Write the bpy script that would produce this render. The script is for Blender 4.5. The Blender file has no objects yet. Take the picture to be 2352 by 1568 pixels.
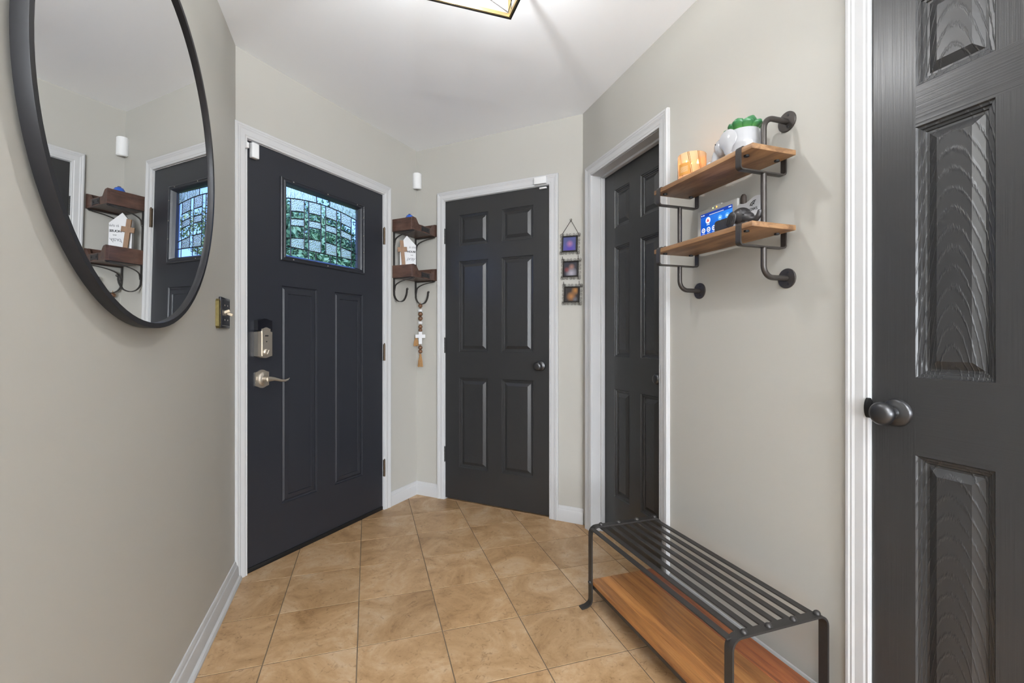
import bpy, bmesh, math, random
from mathutils import Vector, Matrix
random.seed(7)
scene = bpy.context.scene
COL = scene.collection
R = math.radians

# ------------------------------------------------------------------ camera
cam_d = bpy.data.cameras.new('camera'); cam = bpy.data.objects.new('camera', cam_d); COL.objects.link(cam)
cam_d.sensor_width = 36.0; cam_d.lens = 36.0 * 1056.0 / 2352.0
cam_d.shift_y = -3.0 / 2352.0
cam_d.clip_start = 0.02
cam.location = (0, 0, 1.094); cam.rotation_euler = (R(90), 0, 0)
scene.camera = cam

# ------------------------------------------------------------------ world, lights, exposure
vs = scene.view_settings
vs.view_transform = 'Standard'; vs.look = 'None'; vs.exposure = 0.50; vs.gamma = 1.0; vs.use_curve_mapping = False
world = bpy.data.worlds.new('sky'); scene.world = world; world.use_nodes = True
wn = world.node_tree; wn.nodes.clear()
w_out = wn.nodes.new('ShaderNodeOutputWorld'); w_bg = wn.nodes.new('ShaderNodeBackground')
w_tc = wn.nodes.new('ShaderNodeTexCoord'); w_sep = wn.nodes.new('ShaderNodeSeparateXYZ'); w_rmp = wn.nodes.new('ShaderNodeValToRGB')
w_rmp.color_ramp.elements[0].position = 0.0; w_rmp.color_ramp.elements[0].color = (0.55, 0.70, 1.0, 1)
w_rmp.color_ramp.elements[1].position = 0.7; w_rmp.color_ramp.elements[1].color = (0.16, 0.32, 0.80, 1)
wn.links.new(w_tc.outputs['Generated'], w_sep.inputs[0]); wn.links.new(w_sep.outputs['Z'], w_rmp.inputs[0])
wn.links.new(w_rmp.outputs[0], w_bg.inputs[0]); wn.links.new(w_bg.outputs[0], w_out.inputs[0])
w_bg.inputs[1].default_value = 2.2

sun_d = bpy.data.lights.new('sun', 'SUN'); sun_d.energy = 9.0; sun_d.angle = R(.5); sun = bpy.data.objects.new('sun', sun_d); COL.objects.link(sun)
sun.location = (8, 6, 12); sun.rotation_euler = Vector((-.75, .25, -.95)).to_track_quat('-Z', 'Y').to_euler()
# hall frame: x across the hall, y along the hall away from the camera (camera at 0,0)
H_ANG = 18.7
def hall(x, y, z=0.0):
    a = R(H_ANG); return Vector((x*math.cos(a) - y*math.sin(a), x*math.sin(a) + y*math.cos(a), z))

def area_light(name, loc, target, sx, sy, power, col=(1, 1, 1)):
    l = bpy.data.lights.new(name, 'AREA'); l.shape = 'RECTANGLE'; l.size = sx; l.size_y = sy; l.energy = power; l.color = col
    o = bpy.data.objects.new(name, l); COL.objects.link(o); o.location = loc
    o.rotation_euler = (Vector(target) - Vector(loc)).to_track_quat('-Z', 'Y').to_euler()
    return o
# area lights added as fill at the two unseen living room windows
area_light('back_window_fill', hall(0.4, -5.42, 1.35), hall(0.4, 0, 1.2), 3.4, 1.7, 330, (0.93, 0.97, 1.0))
area_light('side_window_fill', hall(-2.15, -3.3, 1.35), hall(3, -3.3, 1.2), 2.4, 1.7, 120, (0.93, 0.97, 1.0))

# ------------------------------------------------------------------ wall frames (x right seen from the room, y into the wall, z up)
PL = (-1.26396, 2.10187); PB = (-0.6807, 3.282); PC = (0.42198, 2.73702)
FR = {'A': (PL, 63.7), 'B': (PB, -26.3), 'R': (PC, -71.3), 'L': (PL, 109.1), 'H': ((0, 0), H_ANG), 'W': ((0, 0), 0.0)}
LEN_A, LEN_B, CEIL = 1.3164, 1.230, 2.44
def fmat(fr):
    (ox, oy), a = FR[fr]
    return Matrix.Translation((ox, oy, 0)) @ Matrix.Rotation(R(a), 4, 'Z')

# ------------------------------------------------------------------ mesh helper
class B:
    def __init__(s): s.bm = bmesh.new()
    def box(s, x0, x1, y0, y1, z0, z1, bev=0.0, seg=2, rot=None, piv=None):
        m = Matrix.Translation(((x0+x1)/2, (y0+y1)/2, (z0+z1)/2)) @ Matrix.Diagonal((abs(x1-x0), abs(y1-y0), abs(z1-z0), 1))
        r = bmesh.ops.create_cube(s.bm, size=1.0, matrix=m); vs_ = r['verts']
        if bev > 0:
            es = list({e for v in vs_ for e in v.link_edges})
            g = bmesh.ops.bevel(s.bm, geom=es, offset=bev, segments=seg, affect='EDGES', profile=0.5)
            vs_ = list({v for f in g['faces'] for v in f.verts} | {v for v in vs_ if v.is_valid})
        if rot is not None:
            p = Vector(piv if piv else ((x0+x1)/2, (y0+y1)/2, (z0+z1)/2))
            bmesh.ops.transform(s.bm, matrix=Matrix.Translation(p) @ rot @ Matrix.Translation(-p), verts=vs_)
        return s
    def prism(s, pts, axis, a0, a1):
        """extrude a 2-D outline; axis 'y': pts are (x,z); 'x': (y,z); 'z': (x,y)"""
        def P(u, v, a): return {'y': (u, a, v), 'x': (a, u, v), 'z': (u, v, a)}[axis]
        v0 = [s.bm.verts.new(P(u, v, a0)) for u, v in pts]; v1 = [s.bm.verts.new(P(u, v, a1)) for u, v in pts]
        n = len(pts)
        fs = [s.bm.faces.new(v0), s.bm.faces.new(v1[::-1])]
        for i in range(n): fs.append(s.bm.faces.new((v0[i], v1[i], v1[(i+1) % n], v0[(i+1) % n])))
        bmesh.ops.recalc_face_normals(s.bm, faces=fs)
        return s
    def loft(s, rings, closed=True, cap0=True, cap1=True):
        vr = [[s.bm.verts.new(p) for p in r] for r in rings]; n = len(vr[0]); fs = []
        for a, b in zip(vr[:-1], vr[1:]):
            for i in range(n if closed else n-1):
                j = (i+1) % n
                fs.append(s.bm.faces.new((a[i], a[j], b[j], b[i])))
        if cap0 and closed: fs.append(s.bm.faces.new(vr[0][::-1]))
        if cap1 and closed: fs.append(s.bm.faces.new(vr[-1]))
        bmesh.ops.recalc_face_normals(s.bm, faces=fs)
        return s
    def tube(s, pts, r, n=8, cap=True):
        pts = [Vector(p) for p in pts]; rings = []
        rr = r if isinstance(r, (list, tuple)) else [r]*len(pts)
        t0 = (pts[1]-pts[0]).normalized(); up = Vector((0, 0, 1)) if abs(t0.z) < .9 else Vector((1, 0, 0))
        nx = t0.cross(up).normalized()
        for i, p in enumerate(pts):
            t = ((pts[min(i+1, len(pts)-1)]-p).normalized() + (p-pts[max(i-1, 0)]).normalized())
            t = t.normalized() if t.length > 1e-9 else t0
            nx = (nx - t*nx.dot(t)).normalized(); ny = t.cross(nx)
            rings.append([p + (nx*math.cos(2*math.pi*k/n) + ny*math.sin(2*math.pi*k/n))*rr[i] for k in range(n)])
        return s.loft(rings, True, cap, cap)
    def strap(s, pts, wdir, w, t):
        """flat bar swept along pts; width w along wdir, thickness t"""
        pts = [Vector(p) for p in pts]; W = Vector(wdir).normalized(); rings = []
        for i, p in enumerate(pts):
            a = (p - pts[i-1]).normalized() if i > 0 else None; b = (pts[i+1]-p).normalized() if i < len(pts)-1 else None
            tt = (a or b) if (a is None or b is None) else (a+b).normalized()
            nn = tt.cross(W).normalized(); k = 1.0
            if a is not None and b is not None: k = 1.0/max(.5, a.dot(tt))
            rings.append([p + W*w/2 + nn*t/2*k, p - W*w/2 + nn*t/2*k, p - W*w/2 - nn*t/2*k, p + W*w/2 - nn*t/2*k])
        return s.loft(rings)
    def lathe(s, prof, c, axis='z', n=24, squash=(1, 1), cap=True):
        """prof: (radius, along) pairs, c: centre"""
        rings = []
        for r, a in prof:
            ring = []
            for k in range(n):
                u, v = r*math.cos(2*math.pi*k/n)*squash[0], r*math.sin(2*math.pi*k/n)*squash[1]
                o = {'z': (u, v, a), 'y': (u, a, v), 'x': (a, u, v)}[axis]
                ring.append(Vector(c) + Vector(o))
            rings.append(ring)
        return s.loft(rings, True, cap, cap)
    def ball(s, c, r, sx=1, sy=1, sz=1, u=16, v=10, rot=None):
        m = Matrix.Translation(c) @ (rot if rot is not None else Matrix.Identity(4)) @ Matrix.Diagonal((sx, sy, sz, 1))
        bmesh.ops.create_uvsphere(s.bm, u_segments=u, v_segments=v, radius=r, matrix=m); return s
    def rings_panel(s, x0, x1, z0, z1, y, prof):
        vr = []
        for e, d in prof:
            vr.append([s.bm.verts.new(p) for p in ((x0+e, y+d, z0+e), (x1-e, y+d, z0+e), (x1-e, y+d, z1-e), (x0+e, y+d, z1-e))])
        for a, b in zip(vr[:-1], vr[1:]):
            for i in range(4):
                j = (i+1) % 4; s.bm.faces.new((a[i], a[j], b[j], b[i]))
        s.bm.faces.new(vr[-1]); return s
    def mesh(s, name, off=(0, 0, 0), smooth=35):
        me = bpy.data.meshes.new(name)
        bmesh.ops.translate(s.bm, vec=-Vector(off), verts=s.bm.verts)
        s.bm.to_mesh(me); s.bm.free()
        if smooth:
            for p in me.polygons: p.use_smooth = True
            me.set_sharp_from_angle(angle=R(smooth))
        return me

def tag(o, label=None, cat=None, group=None, kind=None):
    if label: o['label'] = label
    if cat: o['category'] = cat
    if group: o['group'] = group
    if kind: o['kind'] = kind
    return o
class Thing:
    """an Empty at the thing's base; its parts are given in the coordinates of the wall frame"""
    def __init__(s, name, label, cat, fr, o=(0, 0, 0), group=None, kind=None):
        s.fr, s.o = fr, Vector(o)
        s.e = bpy.data.objects.new(name, None); COL.objects.link(s.e); s.e.empty_display_size = .05
        s.e.matrix_world = fmat(fr) @ Matrix.Translation(s.o)
        tag(s.e, label, cat, group, kind)
    def part(s, name, b, mat, parent=None, label=None, at=None, smooth=35, kind=None):
        p = Vector(at) if at is not None else s.o
        me = b if isinstance(b, bpy.types.Mesh) else b.mesh(name, p, smooth)
        o = bpy.data.objects.new(name, me); COL.objects.link(o); me.materials.clear(); me.materials.append(mat)
        par = parent or s.e; o.parent = par
        base = s.o if par == s.e else Vector(par['_p'])
        o.location = p - base; o['_p'] = tuple(p)
        if label: o['label'] = label
        if kind: o['kind'] = kind
        return o
def solo(name, label, cat, fr, o, b, mat, group=None, kind=None, smooth=35):
    me = b.mesh(name, o, smooth); ob = bpy.data.objects.new(name, me); COL.objects.link(ob); me.materials.append(mat)
    ob.matrix_world = fmat(fr) @ Matrix.Translation(o)
    return tag(ob, label, cat, group, kind)
def text_mesh(txt, size, depth=.0006, shear=0.0, space=1.0, bold=0.0):
    cu = bpy.data.curves.new('lettering', 'FONT'); cu.body = txt; cu.size = size; cu.extrude = depth; cu.align_x = 'CENTER'; cu.align_y = 'CENTER'
    cu.offset = bold; cu.shear = shear; cu.space_character = space
    o = bpy.data.objects.new('lettering', cu); COL.objects.link(o)
    dg = bpy.context.evaluated_depsgraph_get(); me = bpy.data.meshes.new_from_object(o.evaluated_get(dg))
    bpy.data.objects.remove(o); return me

# ------------------------------------------------------------------ materials
def mat_new(name):
    m = bpy.data.materials.new(name); m.use_nodes = True; nt = m.node_tree
    return m, nt, nt.nodes['Principled BSDF']
def N(nt, t, **kw):
    n = nt.nodes.new(t)
    for k, v in kw.items():
        if k in n.inputs: n.inputs[k].default_value = v
        else: setattr(n, k, v)
    return n
def plain(name, col, rough=.5, metal=0.0, spec=.5, noise=None, bump=None, coat=0.0, emit=None, trans=0.0, ior=1.45):
    m, nt, p = mat_new(name)
    p.inputs['Base Color'].default_value = (*col, 1); p.inputs['Roughness'].default_value = rough; p.inputs['Metallic'].default_value = metal
    p.inputs['Specular IOR Level'].default_value = spec; p.inputs['Coat Weight'].default_value = coat
    p.inputs['Transmission Weight'].default_value = trans; p.inputs['IOR'].default_value = ior
    tc = N(nt, 'ShaderNodeTexCoord')
    if noise:
        sc, amt = noise
        nz = N(nt, 'ShaderNodeTexNoise', Scale=sc, Detail=4.0); nt.links.new(tc.outputs['Object'], nz.inputs['Vector'])
        mx = N(nt, 'ShaderNodeMix', data_type='RGBA')
        mx.inputs[6].default_value = (*[c*(1-amt) for c in col], 1); mx.inputs[7].default_value = (*[min(1, c*(1+amt)) for c in col], 1)
        nt.links.new(nz.outputs[0], mx.inputs[0]); nt.links.new(mx.outputs[2], p.inputs['Base Color'])
    if bump:
        sc, st, dist = bump
        nz = N(nt, 'ShaderNodeTexNoise', Scale=sc, Detail=3.0); nt.links.new(tc.outputs['Object'], nz.inputs['Vector'])
        bp = N(nt, 'ShaderNodeBump', Strength=st, Distance=dist); nt.links.new(nz.outputs[0], bp.inputs['Height']); nt.links.new(bp.outputs[0], p.inputs['Normal'])
    if emit:
        p.inputs['Emission Color'].default_value = (*emit[0], 1); p.inputs['Emission Strength'].default_value = emit[1]
    return m
def ramp(nt, stops):
    r = N(nt, 'ShaderNodeValToRGB'); el = r.color_ramp.elements
    while len(el) < len(stops): el.new(.5)
    for e, (p, c) in zip(el, stops): e.position = p; e.color = (*c, 1)
    return r
def wood(name, stops, scale, rough=.45, bump=.15, rnd=.25, ring=0.0):
    """grain stretched by per-axis scale, each object with its own offset and tone"""
    m, nt, p = mat_new(name); L = nt.links.new
    tc = N(nt, 'ShaderNodeTexCoord'); oi = N(nt, 'ShaderNodeObjectInfo'); mp = N(nt, 'ShaderNodeMapping'); mp.inputs['Scale'].default_value = scale
    mul = N(nt, 'ShaderNodeMath', operation='MULTIPLY'); mul.inputs[1].default_value = 37.0; L(oi.outputs['Random'], mul.inputs[0])
    ad = N(nt, 'ShaderNodeVectorMath', operation='ADD'); L(tc.outputs['Object'], mp.inputs[0]); L(mp.outputs[0], ad.inputs[0]); L(mul.outputs[0], ad.inputs[1])
    nz = N(nt, 'ShaderNodeTexNoise', Scale=1.0, Detail=6.0, Roughness=.65, Distortion=.6); L(ad.outputs[0], nz.inputs['Vector'])
    rp = ramp(nt, stops); L(nz.outputs[0], rp.inputs[0])
    hs = N(nt, 'ShaderNodeHueSaturation'); L(rp.outputs[0], hs.inputs['Color'])
    mr = N(nt, 'ShaderNodeMapRange'); mr.inputs[3].default_value = 1-rnd; mr.inputs[4].default_value = 1+rnd; L(oi.outputs['Random'], mr.inputs[0]); L(mr.outputs[0], hs.inputs['Value'])
    L(hs.outputs[0], p.inputs['Base Color']); p.inputs['Roughness'].default_value = rough
    bp = N(nt, 'ShaderNodeBump', Strength=bump, Distance=.002); L(nz.outputs[0], bp.inputs['Height']); L(bp.outputs[0], p.inputs['Normal'])
    return m
def door_paint(name, col, rough, mode, strength=.35):
    """black door paint with moulded oak grain: 'v' stile, 'h' rail, 'p' raised panel with arched figure"""
    m, nt, p = mat_new(name); L = nt.links.new
    p.inputs['Base Color'].default_value = (*col, 1); p.inputs['Roughness'].default_value = rough; p.inputs['Specular IOR Level'].default_value = .5
    tc = N(nt, 'ShaderNodeTexCoord'); oi = N(nt, 'ShaderNodeObjectInfo'); mp = N(nt, 'ShaderNodeMapping')
    L(tc.outputs['Object'], mp.inputs[0])
    if mode == 'p':
        mp.inputs['Scale'].default_value = (1, 1, .16); mp.inputs['Location'].default_value = (.004, 0, .075)
        wv = N(nt, 'ShaderNodeTexWave', wave_type='RINGS', rings_direction='Y', Scale=44.0, Distortion=1.2, Detail=3.0)
        wv.inputs['Detail Scale'].default_value = 9.0
        L(mp.outputs[0], wv.inputs['Vector']); h = wv.outputs['Fac']
        pw = N(nt, 'ShaderNodeMath', operation='POWER'); pw.inputs[1].default_value = 9.0; L(h, pw.inputs[0]); h = pw.outputs[0]
    else:
        sc = (210, 1, 2.0) if mode == 'v' else (2.0, 1, 210)
        mp.inputs['Scale'].default_value = sc
        nz = N(nt, 'ShaderNodeTexNoise', Scale=1.0, Detail=3.0, Roughness=.6, Distortion=.3); L(mp.outputs[0], nz.inputs['Vector']); h = nz.outputs[0]
    bp = N(nt, 'ShaderNodeBump', Strength=strength, Distance=.0007 if mode == 'p' else .0012); L(h, bp.inputs['Height']); L(bp.outputs[0], p.inputs['Normal'])
    return m
def tile_mat():
    m, nt, p = mat_new('travertine_tile'); L = nt.links.new
    tc = N(nt, 'ShaderNodeTexCoord'); oi = N(nt, 'ShaderNodeObjectInfo')
    mul = N(nt, 'ShaderNodeMath', operation='MULTIPLY'); mul.inputs[1].default_value = 91.0; L(oi.outputs['Random'], mul.inputs[0])
    ad = N(nt, 'ShaderNodeVectorMath', operation='ADD'); L(tc.outputs['Object'], ad.inputs[0]); L(mul.outputs[0], ad.inputs[1])
    n1 = N(nt, 'ShaderNodeTexNoise', Scale=4.6, Detail=12.0, Roughness=.70, Distortion=.8); L(ad.outputs[0], n1.inputs['Vector'])
    n2 = N(nt, 'ShaderNodeTexNoise', Scale=42.0, Detail=5.0, Roughness=.7, Distortion=1.2); L(ad.outputs[0], n2.inputs['Vector'])
    r1 = ramp(nt, [(.30, (.20, .106, .043)), (.42, (.350, .212, .102)), (.52, (.425, .272, .142)), (.62, (.49, .342, .207)), (.75, (.53, .412, .295))]); L(n1.outputs[0], r1.inputs[0])
    r2 = ramp(nt, [(.30, (.52, .46, .40)), (.44, (1, 1, 1)), (.6, (1, 1, 1)), (.78, (1.12, 1.1, 1.06))]); L(n2.outputs[0], r2.inputs[0])
    mx = N(nt, 'ShaderNodeMix', data_type='RGBA', blend_type='MULTIPLY'); mx.inputs[0].default_value = .9
    L(r1.outputs[0], mx.inputs[6]); L(r2.outputs[0], mx.inputs[7])
    hs = N(nt, 'ShaderNodeHueSaturation'); mr = N(nt, 'ShaderNodeMapRange'); mr.inputs[3].default_value = .93; mr.inputs[4].default_value = 1.07
    L(oi.outputs['Random'], mr.inputs[0]); L(mr.outputs[0], hs.inputs['Value']); L(mx.outputs[2], hs.inputs['Color'])
    L(hs.outputs[0], p.inputs['Base Color']); p.inputs['Roughness'].default_value = .42
    bp = N(nt, 'ShaderNodeBump', Strength=.12, Distance=.002); L(n2.outputs[0], bp.inputs['Height']); L(bp.outputs[0], p.inputs['Normal'])
    return m
def pane_mat(name, bump_scale, strength, tint, stretch=(1, 1, 1), rough=.0):
    m, nt, p = mat_new(name); L = nt.links.new
    nt.nodes.remove(p); out = nt.nodes['Material Output']
    g = N(nt, 'ShaderNodeBsdfGlass', Roughness=rough, IOR=1.35); g.inputs['Color'].default_value = (*tint, 1)
    if bump_scale:
        tc = N(nt, 'ShaderNodeTexCoord'); mp = N(nt, 'ShaderNodeMapping'); mp.inputs['Scale'].default_value = stretch; L(tc.outputs['Object'], mp.inputs[0])
        nz = N(nt, 'ShaderNodeTexNoise', Scale=bump_scale, Detail=2.0); L(mp.outputs[0], nz.inputs['Vector'])
        bp = N(nt, 'ShaderNodeBump', Strength=strength, Distance=.004); L(nz.outputs[0], bp.inputs['Height']); L(bp.outputs[0], g.inputs['Normal'])
    L(g.outputs[0], out.inputs[0]); return m
def photo_mat(name, bg, blobs):
    """soft out-of-focus print: blobs are (x, z, radius, colour) in object space"""
    m, nt, p = mat_new(name); L = nt.links.new
    tc = N(nt, 'ShaderNodeTexCoord'); cur = None; p.inputs['Roughness'].default_value = .25
    prev = N(nt, 'ShaderNodeRGB'); prev.outputs[0].default_value = (*bg, 1); cur = prev.outputs[0]
    for x, z, r, c in blobs:
        mp = N(nt, 'ShaderNodeMapping'); mp.inputs['Location'].default_value = (-x/r, 0, -z/r); mp.inputs['Scale'].default_value = (1/r, 0, 1/r); L(tc.outputs['Object'], mp.inputs[0])
        gr = N(nt, 'ShaderNodeTexGradient', gradient_type='SPHERICAL'); L(mp.outputs[0], gr.inputs[0])
        mx = N(nt, 'ShaderNodeMix', data_type='RGBA'); L(gr.outputs['Fac'], mx.inputs[0]); L(cur, mx.inputs[6]); mx.inputs[7].default_value = (*c, 1); cur = mx.outputs[2]
    L(cur, p.inputs['Base Color']); return m

M = {}
M['wall'] = plain('greige_wall_paint', (.412, .401, .366), .55, bump=(260, .05, .001))
M['ceiling'] = plain('white_ceiling_paint', (.915, .935, .965), .8, bump=(200, .04, .001))
M['trim'] = plain('white_trim_enamel', (.485, .487, .49), .5, spec=.3)
M['plastic'] = plain('white_plastic', (.66, .66, .66), .4)
M['grout'] = plain('tile_grout', (.13, .095, .062), .9, noise=(40, .25))
M['tile'] = tile_mat()
DK = (.022, .022, .0225)
M['dv'] = door_paint('black_door_paint_stile', DK, .36, 'v', .3)
M['dh'] = door_paint('black_door_paint_rail', DK, .36, 'h', .3)
M['dp'] = door_paint('black_door_paint_panel', DK, .36, 'p', .22)
M['ev'] = door_paint('embossed_paint_stile', (.028, .028, .0285), .34, 'v', .42)
M['eh'] = door_paint('embossed_paint_rail', (.028, .028, .0285), .34, 'h', .42)
M['ep'] = door_paint('embossed_paint_panel', (.028, .028, .0285), .32, 'p', .9)
M['front'] = plain('satin_black_front_door', (.0165, .018, .0235), .36, bump=(300, .04, .0006))
M['blackmetal'] = plain('black_hardware', (.02, .02, .02), .45, .6)
M['bronze'] = plain('aged_bronze_hinge', (.13, .095, .065), .45, .8)
M['knob'] = plain('graphite_knob_metal', (.075, .075, .078), .32, .85)
M['nickel'] = plain('satin_nickel', (.56, .51, .44), .40, .95, noise=(300, .05))
M['pipe'] = plain('dark_bronze_iron', (.056, .049, .045), .36, .5, noise=(60, .15))
M['iron'] = plain('wrought_iron', (.050, .046, .044), .45, .5, noise=(60, .2), bump=(90, .12, .001))
M['mirror'] = plain('mirror_glass', (.93, .94, .94), .0, 1.0)
M['mframe'] = plain('black_mirror_frame', (.013, .013, .015), .42, .0, spec=.35)
M['brass'] = plain('brushed_brass', (.80, .62, .30), .28, 1.0)
M['oldbrass'] = plain('tarnished_brass', (.17, .135, .05), .5, .7, noise=(90, .4))
M['ivory'] = plain('ivory_toggle', (.70, .60, .44), .4)
M['switch'] = plain('black_switch_plate', (.012, .013, .018), .3)
M['board'] = wood('stained_pine_board', [(.25, (.058, .027, .013)), (.42, (.165, .084, .038)), (.58, (.285, .158, .074)), (.8, (.42, .25, .125))], (3, 16, 40), .5, .2, .05)
M['bench'] = wood('acacia_shelf_plank', [(.25, (.10, .036, .013)), (.42, (.26, .105, .032)), (.58, (.38, .165, .050)), (.8, (.50, .24, .080))], (3, 42, 42), .38, .12, .20)
M['bench_dark'] = wood('acacia_heartwood_plank', [(.25, (.06, .018, .009)), (.45, (.17, .050, .020)), (.60, (.25, .080, .028)), (.8, (.33, .125, .045))], (3, 42, 42), .38, .12, .15)
M['bench_iron'] = plain('bench_iron', (.034, .031, .029), .40, .3, noise=(40, .12), bump=(70, .08, .001))
M['redwood'] = wood('mahogany_stain', [(.3, (.038, .020, .015)), (.5, (.080, .042, .030)), (.75, (.125, .068, .048))], (30, 8, 30), .4, .15, .12)
M['bead'] = wood('brown_wood_bead', [(.3, (.065, .027, .012)), (.7, (.16, .075, .034))], (60, 60, 200), .45, .1, .2)
M['crosswood'] = wood('light_wood_cross', [(.3, (.14, .068, .027)), (.7, (.22, .115, .050))], (40, 40, 12), .55, .1, .05)
M['whitewash'] = plain('white_painted_wood', (.55, .55, .56), .55, noise=(40, .06))
M['jute'] = plain('jute_fibre', (.34, .19, .08), .9, noise=(120, .3))
M['ink'] = plain('black_ink', (.015, .015, .016), .6)
M['greyink'] = plain('grey_ink', (.16, .16, .17), .6)
# ================================================================== the room
def to_hall(p):
    a = R(-H_ANG); return (p[0]*math.cos(a) - p[1]*math.sin(a), p[0]*math.sin(a) + p[1]*math.cos(a))
def struct(name, label, cat, fr, b, mat, o=(0, 0, 0), smooth=0): return solo(name, label, cat, fr, o, b, mat, None, 'structure', smooth)
def wall_boxes(b, x0, x1, openings, y0=0.0, y1=.14, top=CEIL+.06):
    cur = x0
    for a, c, zb, zt in sorted(openings):
        if a > cur: b.box(cur, a, y0, y1, -.02, top)
        b.box(a, c, y0, y1, zt, top)
        if zb > 0: b.box(a, c, y0, y1, -.02, zb)
        cur = c
    b.box(cur, x1, y0, y1, -.02, top); return b
OP_A = (.0495, .9725, 0, 2.035); OP_B = (.2435, 1.0190, 0, 2.052); OP_R = (.117, .743, 0, 2.034); OP_D = (1.618, 2.246, 0, 2.030)
struct('wall_front', 'greige painted wall around the black front door', 'wall', 'A', wall_boxes(B(), -.10, LEN_A+.14, [OP_A]), M['wall'])
struct('wall_closet', 'greige painted wall around the grey-black closet door with hinges on its left', 'wall', 'B', wall_boxes(B(), -.14, LEN_B+.10, [OP_B]), M['wall'])
struct('wall_right', 'long greige painted wall carrying the pipe shelf', 'wall', 'R', wall_boxes(B(), -.10, 3.657, [OP_R, OP_D]), M['wall'])
struct('wall_left', 'greige painted wall carrying the round mirror', 'wall', 'L', wall_boxes(B(), -3.62, .10, []), M['wall'])
# living room behind the camera
XL, XR, YB, YM = -2.2, 2.8, -5.5, -1.2
b = wall_boxes(B(), XL-.14, XR+.14, [(-1.3, 2.1, .5, 2.2)], YB-.14, YB); struct('wall_back', 'living room wall with a wide window behind the hall', 'wall', 'H', b, M['wall'])
b = B(); b.box(XR, XR+.14, YB, YM+.14, -.02, CEIL+.06); struct('wall_living_right', 'plain living room side wall', 'wall', 'H', b, M['wall'])
b = B(); b.box(XL-.14, XL, YB, -4.5, -.02, CEIL+.06); b.box(XL-.14, XL, -2.1, YM+.14, -.02, CEIL+.06); b.box(XL-.14, XL, -4.5, -2.1, -.02, .5); b.box(XL-.14, XL, -4.5, -2.1, 2.2, CEIL+.06)
struct('wall_living_left', 'living room side wall with a window', 'wall', 'H', b, M['wall'])
b = B(); b.box(XL, -.54, YM-.0, YM+.12, -.02, CEIL+.06); struct('wall_mouth_left', 'short wall beside the mouth of the hall', 'wall', 'H', b, M['wall'])
b = B(); b.box(1.277, XR, YM-.0, YM+.12, -.02, CEIL+.06); struct('wall_mouth_right', 'short wall across the mouth of the hall', 'wall', 'H', b, M['wall'])
hp = [to_hall(p) for p in (PL, PB, PC)]
hall_poly = [(1.277, YM), hp[2], hp[1], hp[0], (-.545, YM)]
cen = Vector((.4, 1.0))
big = [tuple(cen + (Vector(p)-cen)*1.06) for p in hall_poly]
b = B(); b.prism(big, 'z', CEIL, CEIL+.05); b.box(XL, XR, YB, YM+.1, CEIL, CEIL+.05); struct('ceiling', 'smooth white ceiling above the foyer', 'ceiling', 'H', b, M['ceiling'])

def window(n, fr_boxes, label):
    b = B()
    for q in fr_boxes: b.box(*q, bev=.003)
    struct('window_%d' % n, label, 'window', 'H', b, M['trim'])
window(1, [(-1.34, 2.14, YB-.06, YB+.01, .46, .52), (-1.34, 2.14, YB-.06, YB+.01, 2.18, 2.24), (-1.34, -1.26, YB-.06, YB+.01, .46, 2.24), (2.06, 2.14, YB-.06, YB+.01, .46, 2.24), (.36, .44, YB-.12, YB-.06, .5, 2.2)], 'wide white framed window of the living room')
window(2, [(XL-.06, XL+.01, -4.54, -2.06, .46, .52), (XL-.06, XL+.01, -4.54, -2.06, 2.18, 2.24), (XL-.06, XL+.01, -4.54, -4.46, .46, 2.24), (XL-.06, XL+.01, -2.14, -2.06, .46, 2.24)], 'white framed side window of the living room')

# ---- tiled floor: every tile is a part of the floor
b = B(); b.prism([tuple(cen + (Vector(p)-cen)*1.09) for p in hall_poly], 'z', -.03, -.0011); b.box(XL, XR, YB, YM, -.03, -.0011)
floor = struct('floor', 'tan stone tile floor laid square to the hall with thin dark joints', 'floor', 'H', b, M['grout'])
def clip(poly, area):
    out = poly
    for i in range(len(area)):
        a, c = Vector(area[i]), Vector(area[(i+1) % len(area)]); e = c-a; inp, out = out, []
        if not inp: return []
        side = lambda p: e.x*(p[1]-a.y) - e.y*(p[0]-a.x)
        for k in range(len(inp)):
            p, q = inp[k], inp[(k+1) % len(inp)]; sp, sq = side(p), side(q)
            if sp >= 0: out.append(p)
            if (sp >= 0) != (sq >= 0):
                t = sp/(sp-sq); out.append((p[0]+(q[0]-p[0])*t, p[1]+(q[1]-p[1])*t))
    return out
def ccw(p): return p if sum(p[i][0]*p[(i+1) % len(p)][1]-p[(i+1) % len(p)][0]*p[i][1] for i in range(len(p))) > 0 else p[::-1]
area = ccw(list(hall_poly)); T, TS = .3035, .2998; GA = R(-1.3); shared = None
def tile_mesh(poly):
    cx_ = sum(p[0] for p in poly)/len(poly); cy_ = sum(p[1] for p in poly)/len(poly); bb = B()
    sc = lambda k: [(cx_+(p[0]-cx_)*k, cy_+(p[1]-cy_)*k) for p in poly]
    bb.loft([[(x, y, -.009) for x, y in poly], [(x, y, -.0006) for x, y in poly], [(x, y, 0) for x, y in sc(1-.0008/.15)]])
    return bb.mesh('tile', (0, 0, 0), 0)
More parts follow.
